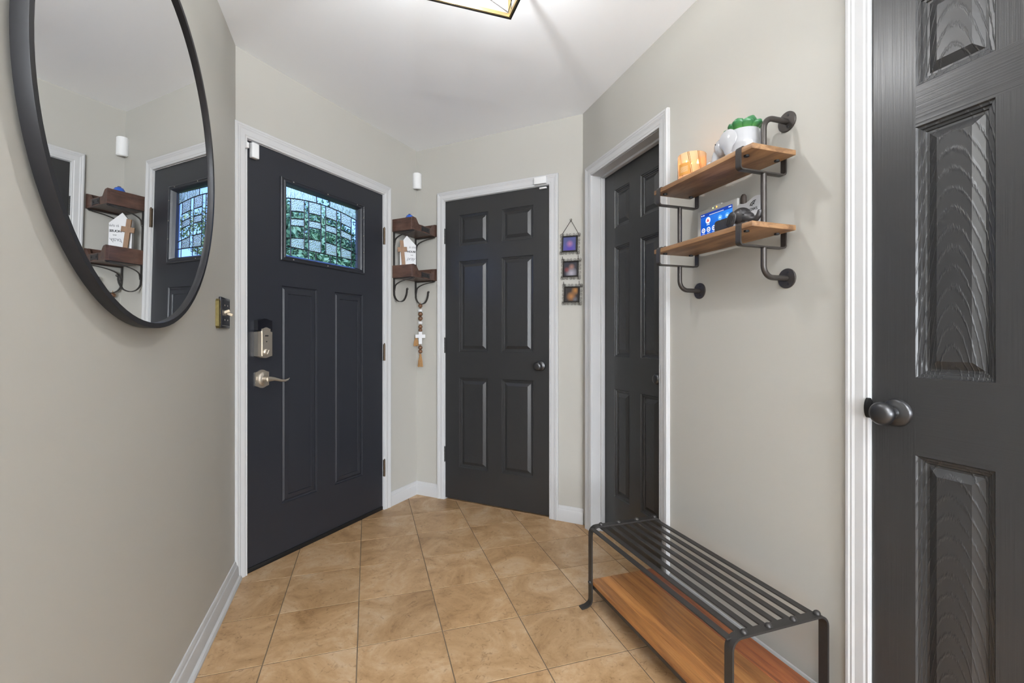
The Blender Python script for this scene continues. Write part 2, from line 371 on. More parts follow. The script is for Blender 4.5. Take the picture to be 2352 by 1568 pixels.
for i in range(-4, 7):
    for j in range(-13, 6):
        q = []
        for sx, sy in ((-1, -1), (1, -1), (1, 1), (-1, 1)):
            u, v = (i+.5)*T + sx*TS/2, (j+.5)*T + sy*TS/2
            q.append((.024 + u*math.cos(GA) - v*math.sin(GA), 2.640 + u*math.sin(GA) + v*math.cos(GA)))
        cp = clip(ccw(q), area)
        if len(cp) < 3: continue
        ar = abs(sum(cp[k][0]*cp[(k+1) % len(cp)][1]-cp[(k+1) % len(cp)][0]*cp[k][1] for k in range(len(cp))))/2
        if ar < .0006: continue
        u, v = (i+.5)*T, (j+.5)*T
        c = (.024 + u*math.cos(GA) - v*math.sin(GA), 2.640 + u*math.sin(GA) + v*math.cos(GA))
        if ar > TS*TS*.999:
            if shared is None: shared = tile_mesh([(p[0]-c[0], p[1]-c[1]) for p in q])
            me = shared
        else: me = tile_mesh([(p[0]-c[0], p[1]-c[1]) for p in cp])
        if not me.materials: me.materials.append(M['tile'])
        o = bpy.data.objects.new('tile', me); COL.objects.link(o); o.parent = floor; o.location = (c[0], c[1], 0)

# ---- casings and baseboards
CAS = [(0, 0), (0, .010), (.003, .0122), (.009, .0112), (.0135, .0135), (.024, .0138), (.035, .0138), (.041, .0166), (.0455, .0156), (.050, .0178), (.057, .0172), (.0605, .0135), (.0605, 0)]
def casing(b, x0, x1, zt, wl=.0605, wr=.0605):
    rings = []
    for w, t in CAS:
        kl, kr = w*wl/.0605, w*wr/.0605
        rings.append([(x0-kl, -t, -.002), (x0-kl, -t, zt+w), (x1+kr, -t, zt+w), (x1+kr, -t, -.002)])
    vr = [[b.bm.verts.new(p) for p in r] for r in rings]; fs = []
    for a, c in zip(vr[:-1], vr[1:]):
        for i in range(3): fs.append(b.bm.faces.new((a[i], a[i+1], c[i+1], c[i])))
    fs.append(b.bm.faces.new([r[0] for r in vr])); fs.append(b.bm.faces.new([r[3] for r in vr][::-1]))
    bmesh.ops.recalc_face_normals(b.bm, faces=fs)
    for f in fs:
        pass
    return b
def jamb(b, op, y1, t=.003):
    a, c, _, zt = op
    b.box(a-.012, a+t, -.001, y1, 0, zt+.012); b.box(c-t, c+.012, -.001, y1, 0, zt+.012); b.box(a, c, -.001, y1, zt-t, zt+.012); return b
b = casing(B(), .0500, .9720, 2.0345); jamb(b, OP_A, .139); b.box(.05, .075, .052, .07, 0, 2.035); b.box(.947, .972, .052, .07, 0, 2.035); b.box(.05, .972, .052, .07, 2.01, 2.035)
struct('trim_1', 'white moulded casing around the front door', 'door trim', 'A', b, M['trim'], (0, 0, 0), 25)
b = casing(B(), .2435, 1.0185, 2.0510, .057, .057); jamb(b, OP_B, .139); b.box(.24, 1.02, .06, .075, 0, 2.05)
struct('trim_2', 'white moulded casing around the closet door beside the hanging photo frames', 'door trim', 'B', b, M['trim'], (0, 0, 0), 25)
b = casing(B(), .119, .741, 2.0330, .066, .062); jamb(b, OP_R, .139); b.box(.117, .131, .050, .074, 0, 2.034, .002); b.box(.729, .743, .050, .074, 0, 2.034, .002); b.box(.117, .743, .050, .074, 2.020, 2.034, .002); b.box(.117, .743, .125, .139, 0, 2.034)
struct('trim_3', 'white casing and deep jamb around the recessed narrow door', 'door trim', 'R', b, M['trim'], (0, 0, 0), 25)
b = casing(B(), 1.6205, 2.2435, 2.0290); jamb(b, OP_D, .139); b.box(1.618, 2.246, .06, .075, 0, 2.03)
struct('trim_4', 'white moulded casing at the door with large embossed grain', 'door trim', 'R', b, M['trim'], (0, 0, 0), 25)
BASE = [(0, 0), (-.014, 0), (-.014, .058), (-.0115, .068), (-.0085, .072), (-.0075, .082), (-.004, .090), (0, .092)]
SHOE = [(0, 0), (-.028, 0), (-.028, .008), (-.024, .016), (-.016, .020), (-.014, .058), (-.0115, .068), (-.0085, .072), (-.0075, .082), (-.004, .090), (0, .092)]
for nm, fr, x0, x1, pr, lb in (('baseboard_left', 'L', -3.6, -.005, SHOE, 'white baseboard with shoe moulding below the round mirror'), ('baseboard_front', 'A', 1.0325, LEN_A-.0, BASE, 'short white baseboard right of the front door casing'),
        ('baseboard_closet_left', 'B', 0.0, .1865, BASE, 'short white baseboard left of the closet door casing'), ('baseboard_closet_right', 'B', 1.0755, LEN_B+.005, BASE, 'short white baseboard below the hanging photo frames'),
        ('baseboard_right', 'R', .803, 1.560, BASE, 'white baseboard behind the iron bench'), ('baseboard_hall', 'R', 2.304, 3.65, BASE, 'white baseboard beyond the embossed door')):
    struct(nm, lb, 'baseboard', fr, B().prism(pr, 'x', x0, x1), M['trim'], (0, 0, 0), 20)

# ================================================================== doors
PROF6 = [(0, 0), (.003, .0045), (.008, .0055), (.0095, .0095), (.015, .0105), (.017, .0135), (.022, .0135), (.041, .0035)]
def six_panel(th, x0, x1, z0, z1, y, rows, cols, dep=.035, k_='d'):
    zs = [z0] + [v for r in rows for v in r] + [z1]
    xs = [x0] + [v for c in cols for v in c] + [x1]
    for a, c in ((xs[0], xs[1]), (xs[-2], xs[-1])):
        th.part('stile', B().box(a, c, y, y+dep, z0, z1), M[k_+'v'], at=((a+c)/2, y, (z0+z1)/2), smooth=0)
    for k in range(0, len(zs), 2):
        th.part('rail', B().box(xs[1], xs[-2], y+.0002, y+dep, zs[k], zs[k+1]), M[k_+'h'], at=((x0+x1)/2, y, (zs[k]+zs[k+1])/2), smooth=0)
    for za, zb in rows:
        th.part('mullion', B().box(cols[0][1], cols[1][0], y+.0002, y+dep, za, zb), M[k_+'v'], at=((x0+x1)/2, y, (za+zb)/2), smooth=0)
        for ca, cb in cols:
            th.part('panel', B().rings_panel(ca, cb, za, zb, y, PROF6), M[k_+'p'], at=((ca+cb)/2, y, (za+zb)/2), smooth=0)
def knob(th, x, y, z, s=1.0, mat=None):
    k = th.part('door_knob', B().lathe([(.001, -.066*s), (.015*s, -.0655*s), (.022*s, -.062*s), (.0268*s, -.055*s), (.0272*s, -.049*s), (.024*s, -.042*s), (.015*s, -.036*s), (.011*s, -.030*s), (.0105*s, -.018*s), (.014*s, -.012*s)], (x, y, z), 'y', 32), mat or M['knob'], at=(x, y, z), smooth=40)
    th.part('rosette', B().lathe([(.014*s, -.0135*s), (.019*s, -.012*s), (.024*s, -.0085*s), (.0285*s, -.0075*s), (.0315*s, -.005*s), (.0330*s, 0)], (x, y, z), 'y', 32), mat or M['knob'], k, at=(x, y, z), smooth=40)
def hinge(th, x, y, z, h, mat, leaf=.012, side=1):
    g = B(); g.lathe([(.0055, -h/2), (.0055, h/2)], (x, y-.006, z), 'z', 10)
    for k in range(5): g.lathe([(.0062, -h/2+h*k/5+.001), (.0062, -h/2+h*(k+1)/5-.001)], (x, y-.006, z), 'z', 10)
    g.lathe([(.003, h/2), (.0045, h/2+.004), (.001, h/2+.007)], (x, y-.006, z), 'z', 10)
    g.box(x-leaf, x+leaf, y-.002, y+.001, z-h/2, z+h/2)
    th.part('hinge', g, mat, at=(x, y, z))

# closet door (2) on the wall with the photo frames
d2 = Thing('door_2', 'grey-black six-panel closet door with small knob and black hinges, between corner shelf and photo frames', 'door', 'B', (.2465, .001, .012), kind='structure')
six_panel(d2, .2465, 1.0155, .012, 2.0475, .001, [(.231, .840), (1.0155, 1.629), (1.7325, 1.9420)], [(.358, .582), (.6825, .9075)])
knob(d2, .958, .001, .934, .98)
for z in (1.809, 1.059, .311): hinge(d2, .240, .001, z, .106, M['blackmetal'], .009)
# narrow recessed door (3)
d3 = Thing('door_3', 'narrow black six-panel door set back in a deep white jamb, beside the pipe shelf', 'door', 'R', (.121, .075, .012), kind='structure')
six_panel(d3, .121, .739, .014, 2.028, .075, [(.231, .825), (1.004, 1.607), (1.711, 1.921)], [(.231, .376), (.476, .624)])
knob(d3, .676, .075, .915, .95)
# near door (4)
d4 = Thing('door_4', 'black six-panel door with strongly embossed oak grain and round knob', 'door', 'R', (1.621, 0, .012), kind='structure')
six_panel(d4, 1.6225, 2.2415, .012, 2.0265, -.002, [(.212, .817), (1.004, 1.606), (1.704, 1.914)], [(1.7200, 1.8665), (1.9635, 2.110)], k_='e')
knob(d4, 1.6795, -.002, .914, 1.05)
g = B(); g.lathe([(.026, -.004), (.026, .004)], (1.6195, -.012, .918), 'x', 24, (.45, 1.0)); d4.part('latch_plate', g, M['blackmetal'], label='black rounded strike lip')

# front door (1)
d1 = Thing('door_1', 'satin black front door with leaded glass window, keypad deadbolt and lever handle', 'door', 'A', (.055, .002, .012), kind='structure')
YF = .002; WX0, WX1, WZ0, WZ1 = .2275, .8050, 1.4970, 1.9165
g = B()
PA = [(.2385, .4570), (.5770, .7955)]; PZ = (.2685, 1.3690)
for q in ((.0545, PA[0][0], .016, 2.030), (PA[1][1], .9675, .016, 2.030)): g.box(q[0], q[1], YF, YF+.045, q[2], q[3])
g.box(PA[0][0], PA[1][1], YF, YF+.045, .016, PZ[0]); g.box(PA[0][1], PA[1][0], YF, YF+.045, *PZ)
g.box(PA[0][0], PA[1][1], YF, YF+.045, PZ[1], WZ0+.01); g.box(PA[0][0], PA[1][1], YF, YF+.045, WZ1-.01, 2.030)
d1.part('slab', g, M['front'], smooth=0)
for a, c in PA:
    d1.part('panel', B().rings_panel(a, c, PZ[0], PZ[1], YF, [(0, 0), (.003, .006), (.007, .0075), (.010, .0075), (.018, .003), (.038, .0015), (.040, .0055), (.043, .0055)]), M['front'], smooth=0)
# glazing frame
g = B(); fr_prof = [(0, 0), (0, .008), (.004, .0115), (.010, .012), (.013, .0095), (.018, .0095), (.022, .012), (.028, .011), (.034, .003), (.0425, -.012), (.0425, -.03)]
rings = []
for e, t in fr_prof: rings.append([(WX0+e, YF-t, WZ0+e*.78), (WX1-e, YF-t, WZ0+e*.78), (WX1-e, YF-t, WZ1-e*.72), (WX0+e, YF-t, WZ1-e*.72)])
g.loft(rings, True, False, False)
wf = d1.part('window_frame', g, M['front'], smooth=0)
GX0, GX1, GZ0, GZ1 = WX0+.0425, WX1-.0425, WZ0+.033, WZ1-.0306
for xx, zz in ((.30, WZ1-.009), (.52, WZ1-.009), (.74, WZ1-.009), (.30, WZ0+.010), (.52, WZ0+.010), (WX1-.012, 1.63), (WX1-.012, 1.73), (WX1-.012, 1.84)):
    d1.part('screw_cap', B().ball((xx, YF-.0105, zz), .0035, 1, .5, 1, 10, 6), M['nickel'], wf, at=(xx, YF, zz))
P_CLR = pane_mat('clear_bevel_glass', 6, .15, (.66, .78, 1.0)); P_HAM = pane_mat('hammered_glass', 170, .95, (.92, .96, 1.0)); P_RIP = pane_mat('rippled_glass', 120, 1.0, (.86, .93, 1.0), (1, 1, .12))
CAME = plain('dark_lead_came', (.03, .034, .04), .4, .6)
XM = .5155
def arc(z): return lambda x: z - .020*((x-XM)/.206)**2
def flat(z): return lambda x: z
top_arc = lambda x: 1.850 - .027*((x-XM)/.245)**2
rws = [top_arc, arc(1.786), arc(1.746), arc(1.709), arc(1.645), flat(1.578)]
YG = YF + .024
def pane(x0, x1, f0, f1, mat):
    n = 4; pts = [(x0+(x1-x0)*k/n, f0(x0+(x1-x0)*k/n)) for k in range(n+1)] + [(x1-(x1-x0)*k/n, f1(x1-(x1-x0)*k/n)) for k in range(n+1)]
    c = ((x0+x1)/2, YG, (f0(x0)+f1(x1))/2)
    d1.part('pane', B().prism(pts, 'y', YG-.002, YG+.002), mat, wf, at=c, smooth=0)
VX = [GX0, .308, .391, .4197, .5014, .5335, .6124, .6434, .7241, GX1]
for a, c in ((1, 2), (3, 4), (5, 6), (7, 8)):
    for k in range(5): pane(VX[a], VX[c], rws[k+1], rws[k], (P_HAM, P_CLR)[k % 2])
for a, c in ((2, 3), (4, 5), (6, 7)): pane(VX[a], VX[c], rws[5], rws[0], P_CLR)
pane(VX[0], VX[1], arc(1.645), rws[0], P_CLR); pane(VX[0], VX[1], rws[5], arc(1.645), P_CLR); pane(VX[8], VX[9], arc(1.645), rws[0], P_CLR); pane(VX[8], VX[9], rws[5], arc(1.645), P_CLR)
for a, c in zip([GX0, .308, .4185, .466, .567, .6124, .7241], [.308, .4185, .466, .567, .6124, .7241, GX1]): pane(a, c, flat(GZ0), rws[5], P_CLR)
for a, c, m_ in ((GX0, .4708, P_RIP), (.4708, .562, P_CLR), (.562, GX1, P_RIP)): pane(a, c, rws[0], flat(GZ1), m_)
def came(pts, r=.0032):
    pts = [(x, YG, z) for x, z in pts]; c = pts[0]
    d1.part('came', B().tube(pts, r, 6), CAME, wf, at=c)
def curve(f, x0, x1, n=10): return [(x0+(x1-x0)*k/n, f(x0+(x1-x0)*k/n)) for k in range(n+1)]
for x in VX[1:-1]: came([(x, rws[5](x)), (x, rws[0](x))])
came(curve(rws[0], GX0, GX1, 16)); came(curve(rws[5], GX0, GX1, 2))
for a, c in ((1, 2), (3, 4), (5, 6), (7, 8)):
    for k in range(1, 5): came(curve(rws[k], VX[a], VX[c], 5))
came(curve(rws[4], VX[0], VX[1], 3)); came(curve(rws[4], VX[8], VX[9], 3))
for x in (.308, .4185, .466, .567, .6124, .7241): came([(x, GZ0), (x, rws[5](x))])
for x in (.4708, .562): came([(x, rws[0](x)), (x, GZ1)])
came([(GX0, GZ0), (GX1, GZ0), (GX1, GZ1), (GX0, GZ1), (GX0, GZ0)], .003)
# deadbolt
x0, x1, z0, z1 = .090, .1640, 1.010, 1.196
def camelot(x0, x1, z0, z1, a):
    xm = (x0+x1)/2; h = (x1-x0)*.30; pts = [(x0, z0+a)]
    for k in range(9): t = k/8; pts.append((xm-h+2*h*t, z0+a*.55 - a*math.sin(math.pi*t)*.75))
    pts += [(x1, z0+a), (x1, z1-a)]
    for k in range(9): t = k/8; pts.append((xm+h-2*h*t, z1-a*.55 + a*math.sin(math.pi*t)*.75))
    pts.append((x0, z1-a)); return pts
db = d1.part('deadbolt_body', B().prism(camelot(x0, x1, z0, z1-.055, .008), 'y', YF-.030, YF), M['nickel'], at=(x0, YF, z0), smooth=20)
d1.part('battery_cover', B().prism(camelot(x0+.0005, x1-.0005, z1-.062, z1, .008), 'y', YF-.0295, YF), plain('gloss_black_plastic', (.008, .008, .011), .18), db, smooth=20)
d1.part('raised_rib', B().prism(camelot(x0+.020, x1-.012, z0+.002, z1-.042, .006), 'y', YF-.034, YF-.029), M['nickel'], db, smooth=20)
t_ = B().lathe([(.015, 0), (.015, -.004), (.0125, -.006), (.0125, -.012), (.001, -.013)], (.131, YF-.034, 1.037), 'y', 24); t_.box(.129, .133, YF-.050, YF-.044, 1.026, 1.048, .001, 1, Matrix.Rotation(R(25), 4, 'Y'))
d1.part('thumb_turn', t_, M['nickel'], db)
d1.part('slide_button', B().box(.122, .140, YF-.037, YF-.033, 1.112, 1.118, .0015), M['knob'], db)
d1.part('keyhole', B().lathe([(.003, 0), (.003, -.0012)], (.131, YF-.034, 1.087), 'y', 12), M['ink'], db)
# lever
rs = d1.part('lever_rosette', B().prism(camelot(.0935, .163, .866, .950, .010), 'y', YF-.008, YF), M['nickel'], at=(.128, YF, .908), smooth=20)
d1.part('rosette_boss', B().lathe([(.030, -.008), (.028, -.012), (.019, -.015), (.014, -.022)], (.128, YF, .908), 'y', 28, (.82, 1.15)), M['nickel'], rs)
g = B().tube([(.128, YF-.014, .908), (.128, YF-.052, .908)], .0105, 16)
pth = [(.122, .908, .012), (.140, .9085, .0115), (.160, .907, .0085), (.180, .9015, .007), (.200, .896, .006), (.220, .8945, .0055), (.236, .899, .0045), (.243, .905, .002)]
g.loft([[(x, YF-.052 + math.cos(2*math.pi*k/12)*r*.62, z + math.sin(2*math.pi*k/12)*r) for k in range(12)] for x, z, r in pth])
d1.part('lever', g, M['nickel'], rs, smooth=50)
for z in (1.765, 1.015, .268): hinge(d1, .9735, -.004, z, .106, M['bronze'], .006)
d1.part('bottom_sweep', B().box(.0555, .9665, YF-.006, YF+.03, .004, .024, .003), M['blackmetal'])
# thresholds (part of the floor)
def floor_part(name, fr, box_, mat):
    q = Thing.__new__(Thing); me = B().box(*box_, bev=.002).mesh(name, (0, 0, 0), 0); me.materials.append(mat)
    o = bpy.data.objects.new(name, me); COL.objects.link(o); o.parent = floor; o.matrix_local = fmat('H').inverted() @ fmat(fr)
floor_part('threshold', 'A', (.052, .970, .0, .14, -.028, .003), M['blackmetal'])
floor_part('threshold', 'B', (.247, 1.015, .001, .06, -.028, .0005), M['tile'])
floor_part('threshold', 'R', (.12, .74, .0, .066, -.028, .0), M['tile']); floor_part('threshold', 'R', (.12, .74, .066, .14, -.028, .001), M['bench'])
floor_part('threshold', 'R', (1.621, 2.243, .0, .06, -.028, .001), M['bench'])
# ================================================================== ceiling lantern
LX, LY, LZ = .351, 1.387, 2.240; HW = .170
lamp = Thing('ceiling_lantern', 'square black and brass open lantern fixed to the ceiling', 'ceiling light', 'H', (LX, LY, CEIL))
BLK = plain('lantern_black', (.018, .016, .015), .4, .3)
t1, t2 = .006, .005; LT = 2.395
for z in (LZ, LT):
    for sx in (-1, 1):
        lamp.part('outer_rail', B().box(LX+sx*HW-t1/2, LX+sx*HW+t1/2, LY-HW-t1/2, LY+HW+t1/2, z, z+.012), BLK, smooth=0)
        lamp.part('inner_rail', B().box(LX+sx*(HW-t1/2-t2/2)-t2/2, LX+sx*(HW-t1/2-t2/2)+t2/2, LY-HW+t1/2, LY+HW-t1/2, z+.001, z+.013), M['brass'], smooth=0)
        lamp.part('outer_rail', B().box(LX-HW+t1/2, LX+HW-t1/2, LY+sx*HW-t1/2, LY+sx*HW+t1/2, z, z+.012), BLK, smooth=0)
        lamp.part('inner_rail', B().box(LX-HW+t1/2+t2, LX+HW-t1/2-t2, LY+sx*(HW-t1/2-t2/2)-t2/2, LY+sx*(HW-t1/2-t2/2)+t2/2, z+.001, z+.013), M['brass'], smooth=0)
for sx in (-1, 1):
    for sy in (-1, 1):
        xo, yo = LX+sx*HW, LY+sy*HW
        lamp.part('outer_post', B().box(xo-t1/2, xo+t1/2, yo-t1/2, yo+t1/2, LZ+.012, LT), BLK, smooth=0)
        xi, yi = LX+sx*(HW-t1/2-t2/2), LY+sy*(HW-t1/2-t2/2)
        lamp.part('inner_post', B().box(xi-.004, xi+.004, yi-.004, yi+.004, LZ+.013, LT), M['brass'], smooth=0)
for k in range(4):
    c, s_ = (1, 0) if k % 2 == 0 else (0, 1); sg = 1 if k < 2 else -1
    for d in (-1, 1):
        e = HW-.012
        p0 = (LX + (sg*e if c else -d*e), LY + (-d*e if c else sg*e), LZ+.013); p1 = (LX + (sg*e if c else d*e), LY + (d*e if c else sg*e), LT)
        lamp.part('diagonal_rod', B().tube([p0, p1], .0014, 6), BLK)
cp = lamp.part('canopy', B().lathe([(.001, CEIL-.024), (.040, CEIL-.024), (.046, CEIL-.018), (.046, CEIL)], (LX, LY, 0), 'z', 32), BLK)
for sx in (-1, 1):
    lamp.part('mounting_strap', B().box(LX+sx*HW*.5-HW*.5, LX+sx*HW*.5+HW*.5, LY-.006, LY+.006, LT, LT+.004), BLK, smooth=0)
    lamp.part('mounting_strap', B().box(LX-.006, LX+.006, LY+sx*HW*.5-HW*.5, LY+sx*HW*.5+HW*.5, LT, LT+.004), BLK, smooth=0)
BULB = plain('lit_bulb', (1, .97, .92), .3, emit=((.97, .985, 1.0), 620.0))
lamp.part('stem', B().tube([(LX, LY, CEIL-.024), (LX, LY, CEIL-0.120)], .006, 12), M['brass'])
for k in range(0):
    a = math.pi/4 + k*math.pi/2; lamp.part('arm', B().tube([(LX-.052*math.cos(a), LY-.052*math.sin(a), CEIL-0.120), (LX+.052*math.cos(a), LY+.052*math.sin(a), CEIL-0.120)], .004, 10), M['brass'])
for k in range(1):
    x, y = LX, LY
    so = lamp.part('bulb_socket', B().lathe([(.011, CEIL-0.140), (.011, CEIL-0.120)], (x, y, 0), 'z', 16), M['brass'])
    lamp.part('bulb', B().lathe([(.001, CEIL-0.205), (.010, CEIL-0.200), (.0165, CEIL-0.188), (.018, CEIL-0.174), (.014, CEIL-0.156), (.010, CEIL-0.140)], (x, y, 0), 'z', 16), BULB, so)
# unseen uplight added behind the camera, fills the hall by ceiling bounce
TX, TY = -.20, -1.0
fill_up = Thing('fill_uplight', 'unseen black fill uplight on a pole, added to brighten the ceiling', 'floor lamp', 'H', (TX, TY, 0))
fill_up.part('base', B().lathe([(.001, .0), (.13, .0), (.13, .012), (.03, .025), (.012, .03)], (TX, TY, 0), 'z', 32), BLK)
fill_up.part('pole', B().tube([(TX, TY, .02), (TX, TY, 1.68)], .011, 12), BLK)
fill_up.part('bowl', B().lathe([(.012, 1.67), (.08, 1.68), (.14, 1.72), (.17, 1.77), (.166, 1.77), (.136, 1.725), (.076, 1.69), (.012, 1.685)], (TX, TY, 0), 'z', 32), BLK)
tl = bpy.data.lights.new('fill_uplight_source', 'AREA'); tl.shape = 'DISK'; tl.size = .22; tl.energy = 115; tl.color = (.97, .985, 1.0)
to = bpy.data.objects.new('fill_uplight_source', tl); COL.objects.link(to); to.parent = fill_up.e; to.location = (0, 0, 1.745); to.rotation_euler = (math.pi, 0, 0)
# unseen glowing dome added on the living room ceiling as fill light
dome = Thing('fill_dome', 'unseen white dome added on the living room ceiling as fill light', 'ceiling light', 'H', (.4, -3.2, CEIL))
dome.part('dome', B().lathe([(.001, CEIL-.10), (.08, CEIL-.09), (.15, CEIL-.06), (.18, CEIL-.02)], (.4, -3.2, 0), 'z', 32), plain('fill_dome_glow', (1, 1, 1), .4, emit=((.96, .98, 1.0), 12.0)))
dome.part('rim', B().lathe([(.185, CEIL-.02), (.185, CEIL)], (.4, -3.2, 0), 'z', 32), M['nickel'])

# ================================================================== round mirror (hung a little askew on the left wall)
FR['MIR'] = ((PL[0] + math.cos(R(-71.3))*1.0134 + .94721*.0491, PL[1] + math.sin(R(-71.3))*1.0134 + .32061*.0491), 180-72.0)
MR, MZ = .470, 1.594
mir = Thing('round_mirror', 'large round wall mirror in a deep thin black metal frame', 'mirror', 'MIR', (0, 0, MZ))
ringp = [(MR-.0005, 0), (MR, .001), (MR, .0235), (MR-.012, .0235), (MR-.012, .010), (MR-.0135, .009), (MR-.0135, .001), (MR-.013, 0)]
g = B(); n = 96; vr = [[g.bm.verts.new((r*math.cos(2*math.pi*k/n), y, MZ + r*math.sin(2*math.pi*k/n))) for r, y in ringp] for k in range(n)]
for k in range(n):
    for i in range(len(ringp)):
        j = (i+1) % len(ringp); g.bm.faces.new((vr[k][i], vr[k][j], vr[(k+1) % n][j], vr[(k+1) % n][i]))
bmesh.ops.recalc_face_normals(g.bm, faces=g.bm.faces[:])
mir.part('frame', g, M['mframe'], smooth=40)
mir.part('glass', B().lathe([(MR-.0125, .009), (MR-.0125, .013)], (0, 0, MZ), 'y', 96), M['mirror'], smooth=30)
mir.part('hanging_cleat', B().box(-.15, .15, .0235, .034, MZ+.26, MZ+.30), M['blackmetal'])
mir.e.rotation_euler.rotate_axis('X', R(0.70))

# ================================================================== light switch and brass plate on the left wall
sw = Thing('light_switch', 'black double light switch plate with ivory toggles beside the front door', 'light switch', 'L', (-.21, 0, 1.14))
pl = sw.part('plate', B().box(-.281, -.140, -.009, 0, 1.1440, 1.2690, .003, 2), M['switch'])
sw.part('plate_face', B().box(-.272, -.149, -.0105, -.008, 1.153, 1.260, .001, 1), M['switch'])
for x, up in ((-.232, -1), (-.186, 1)):
    tg = sw.part('toggle', B().box(x-.006, x+.006, -.030, -.008, 1.2015, 1.2125, .002, 2, Matrix.Rotation(R(22*up), 4, 'X'), (x, -.008, 1.207)), M['ivory'], smooth=0)
    for z in (1.237, 1.177): sw.part('screw', B().lathe([(.003, -.0115), (.003, -.010)], (x, 0, z), 'y', 10), M['nickel'])
g = B().prism([(-.326, 1.150), (-.314, 1.141), (-.302, 1.150), (-.302, 1.248), (-.314, 1.257), (-.326, 1.248)], 'y', -.012, 0)
mz = Thing('brass_case', 'slim tarnished brass case with pointed ends beside the black switch plate', 'wall ornament', 'L', (-.315, 0, 1.14))
mz.part('case', g, M['oldbrass'], smooth=0)
for k in range(8): mz.part('bead', B().ball((-.3045, -.0115, 1.157+k*.0085), .0028, 1, .8, 1, 8, 6), M['oldbrass'])

# ================================================================== alarm sensors
s1 = Thing('door_sensor', 'white door sensor block at the top corner of the front door', 'sensor', 'A', (.08, 0, 1.95))
s1.part('transmitter', B().box(.0655, .1010, -.024, .001, 1.951, 2.022, .004, 3), M['plastic'])
mag = Thing('sensor_magnet', 'small white magnet bar on the front door casing beside its sensor', 'sensor', 'A', (.04, 0, 1.98))
mag.part('magnet', B().box(.036, .0475, -.028, -.0135, 1.984, 2.010, .002, 2), M['plastic'])
s2 = Thing('closet_sensor', 'white alarm transmitter on the head casing of the closet door', 'sensor', 'B', (.965, 0, 2.05))
s2.part('transmitter', B().box(.925, 1.005, -.032, -.012, 2.056, 2.098, .003, 2), M['plastic'])
mg2 = Thing('closet_magnet', 'small white magnet at the top of the closet door', 'sensor', 'B', (.97, 0, 2.03))
mg2.part('magnet', B().box(.953, 1.000, -.012, .001, 2.030, 2.040, .002, 2), M['plastic'])
FR['COR'] = (PB, 18.7)
pir = Thing('motion_sensor', 'white rounded motion detector high in the corner above the small shelf', 'sensor', 'COR', (0, -.05, 2.165))
g = B(); prof = []
for k in range(13):
    a = math.pi*k/12; prof.append((-.031*math.cos(a), -.030 - .026*math.sin(a)))
prof += [(.028, -.028), (-.028, -.028)]
g.prism(prof, 'z', 2.160, 2.272); bmesh.ops.bevel(g.bm, geom=[e for e in g.bm.edges if abs(e.verts[0].co.z-e.verts[1].co.z) < 1e-5], offset=.004, segments=2, affect='EDGES')
pir.part('housing', g, M['plastic'], smooth=40)
0 and pir.part('lens', B().prism([(-.018*math.cos(math.pi*k/10), -.040 - .0172*math.sin(math.pi*k/10)) for k in range(11)], 'z', 2.174, 2.206), plain('milky_lens', (.72, .72, .72), .5), smooth=40)

# ================================================================== small corner shelf with scooped fronts and hooks (front wall)
SX0, SX1, SD = 1.056, 1.312, .177
cs = Thing('corner_shelf', 'two-tier reddish-brown wood shelf with scooped fronts and black iron hook brackets in the corner', 'wall shelf', 'A', (1.184, 0, 1.35))
def scoop(z0):
    pts = [(SX0, z0), (SX1, z0)]; prof_ = []
    n = 40
    for k in range(n+1):
        x = SX0 + (SX1-SX0)*k/n; e = min(x-SX0, SX1-x)
        if e < .024: h = .082 - .003*(e/.024)
        elif e < .062:
            t = (e-.024)/.038; h = .079 - .036*(3*t*t-2*t*t*t)
        else: h = .043 + .0015*math.sin((e-.062)/.066*math.pi)
        prof_.append((x, z0+h))
    return pts + prof_[::-1]
PLATE = plain('dark_metal_plate', (.045, .042, .043), .5, .6)
for z0 in (1.812, 1.506):
    cs.part('front_board', B().prism(scoop(z0), 'y', -SD, -SD+.014), M['redwood'], at=((SX0+SX1)/2, -SD, z0), smooth=20)
    for xa, xb in ((SX0, SX0+.014), (SX1-.014, SX1)):
        cs.part('end_panel', B().box(xa, xb, -SD+.014, -.003, z0, z0+.082, .001, 1), M['redwood'], at=(xa, -SD/2, z0), smooth=0)
    cs.part('shelf_board', B().box(SX0+.014, SX1-.014, -SD+.014, -.003, z0+.002, z0+.014), M['redwood'], at=(1.184, -SD/2, z0), smooth=0)
    cs.part('back_board', B().box(SX0+.014, SX1-.014, -.014, -.003, z0+.014, z0+.082), M['redwood'], at=(1.184, 0, z0), smooth=0)
    g = B().prism([(1.140, z0+.004), (1.160, z0+.008), (1.208, z0+.008), (1.228, z0+.004), (1.228, z0+.040), (1.208, z0+.037), (1.160, z0+.037), (1.140, z0+.040)], 'y', -SD-.0025, -SD)
    mp_ = cs.part('front_plate', g, PLATE, smooth=0)
    for x in (1.156, 1.212): cs.part('rivet', B().ball((x, -SD-.003, z0+.023), .006, 1, .6, 1, 10, 6), PLATE, mp_)
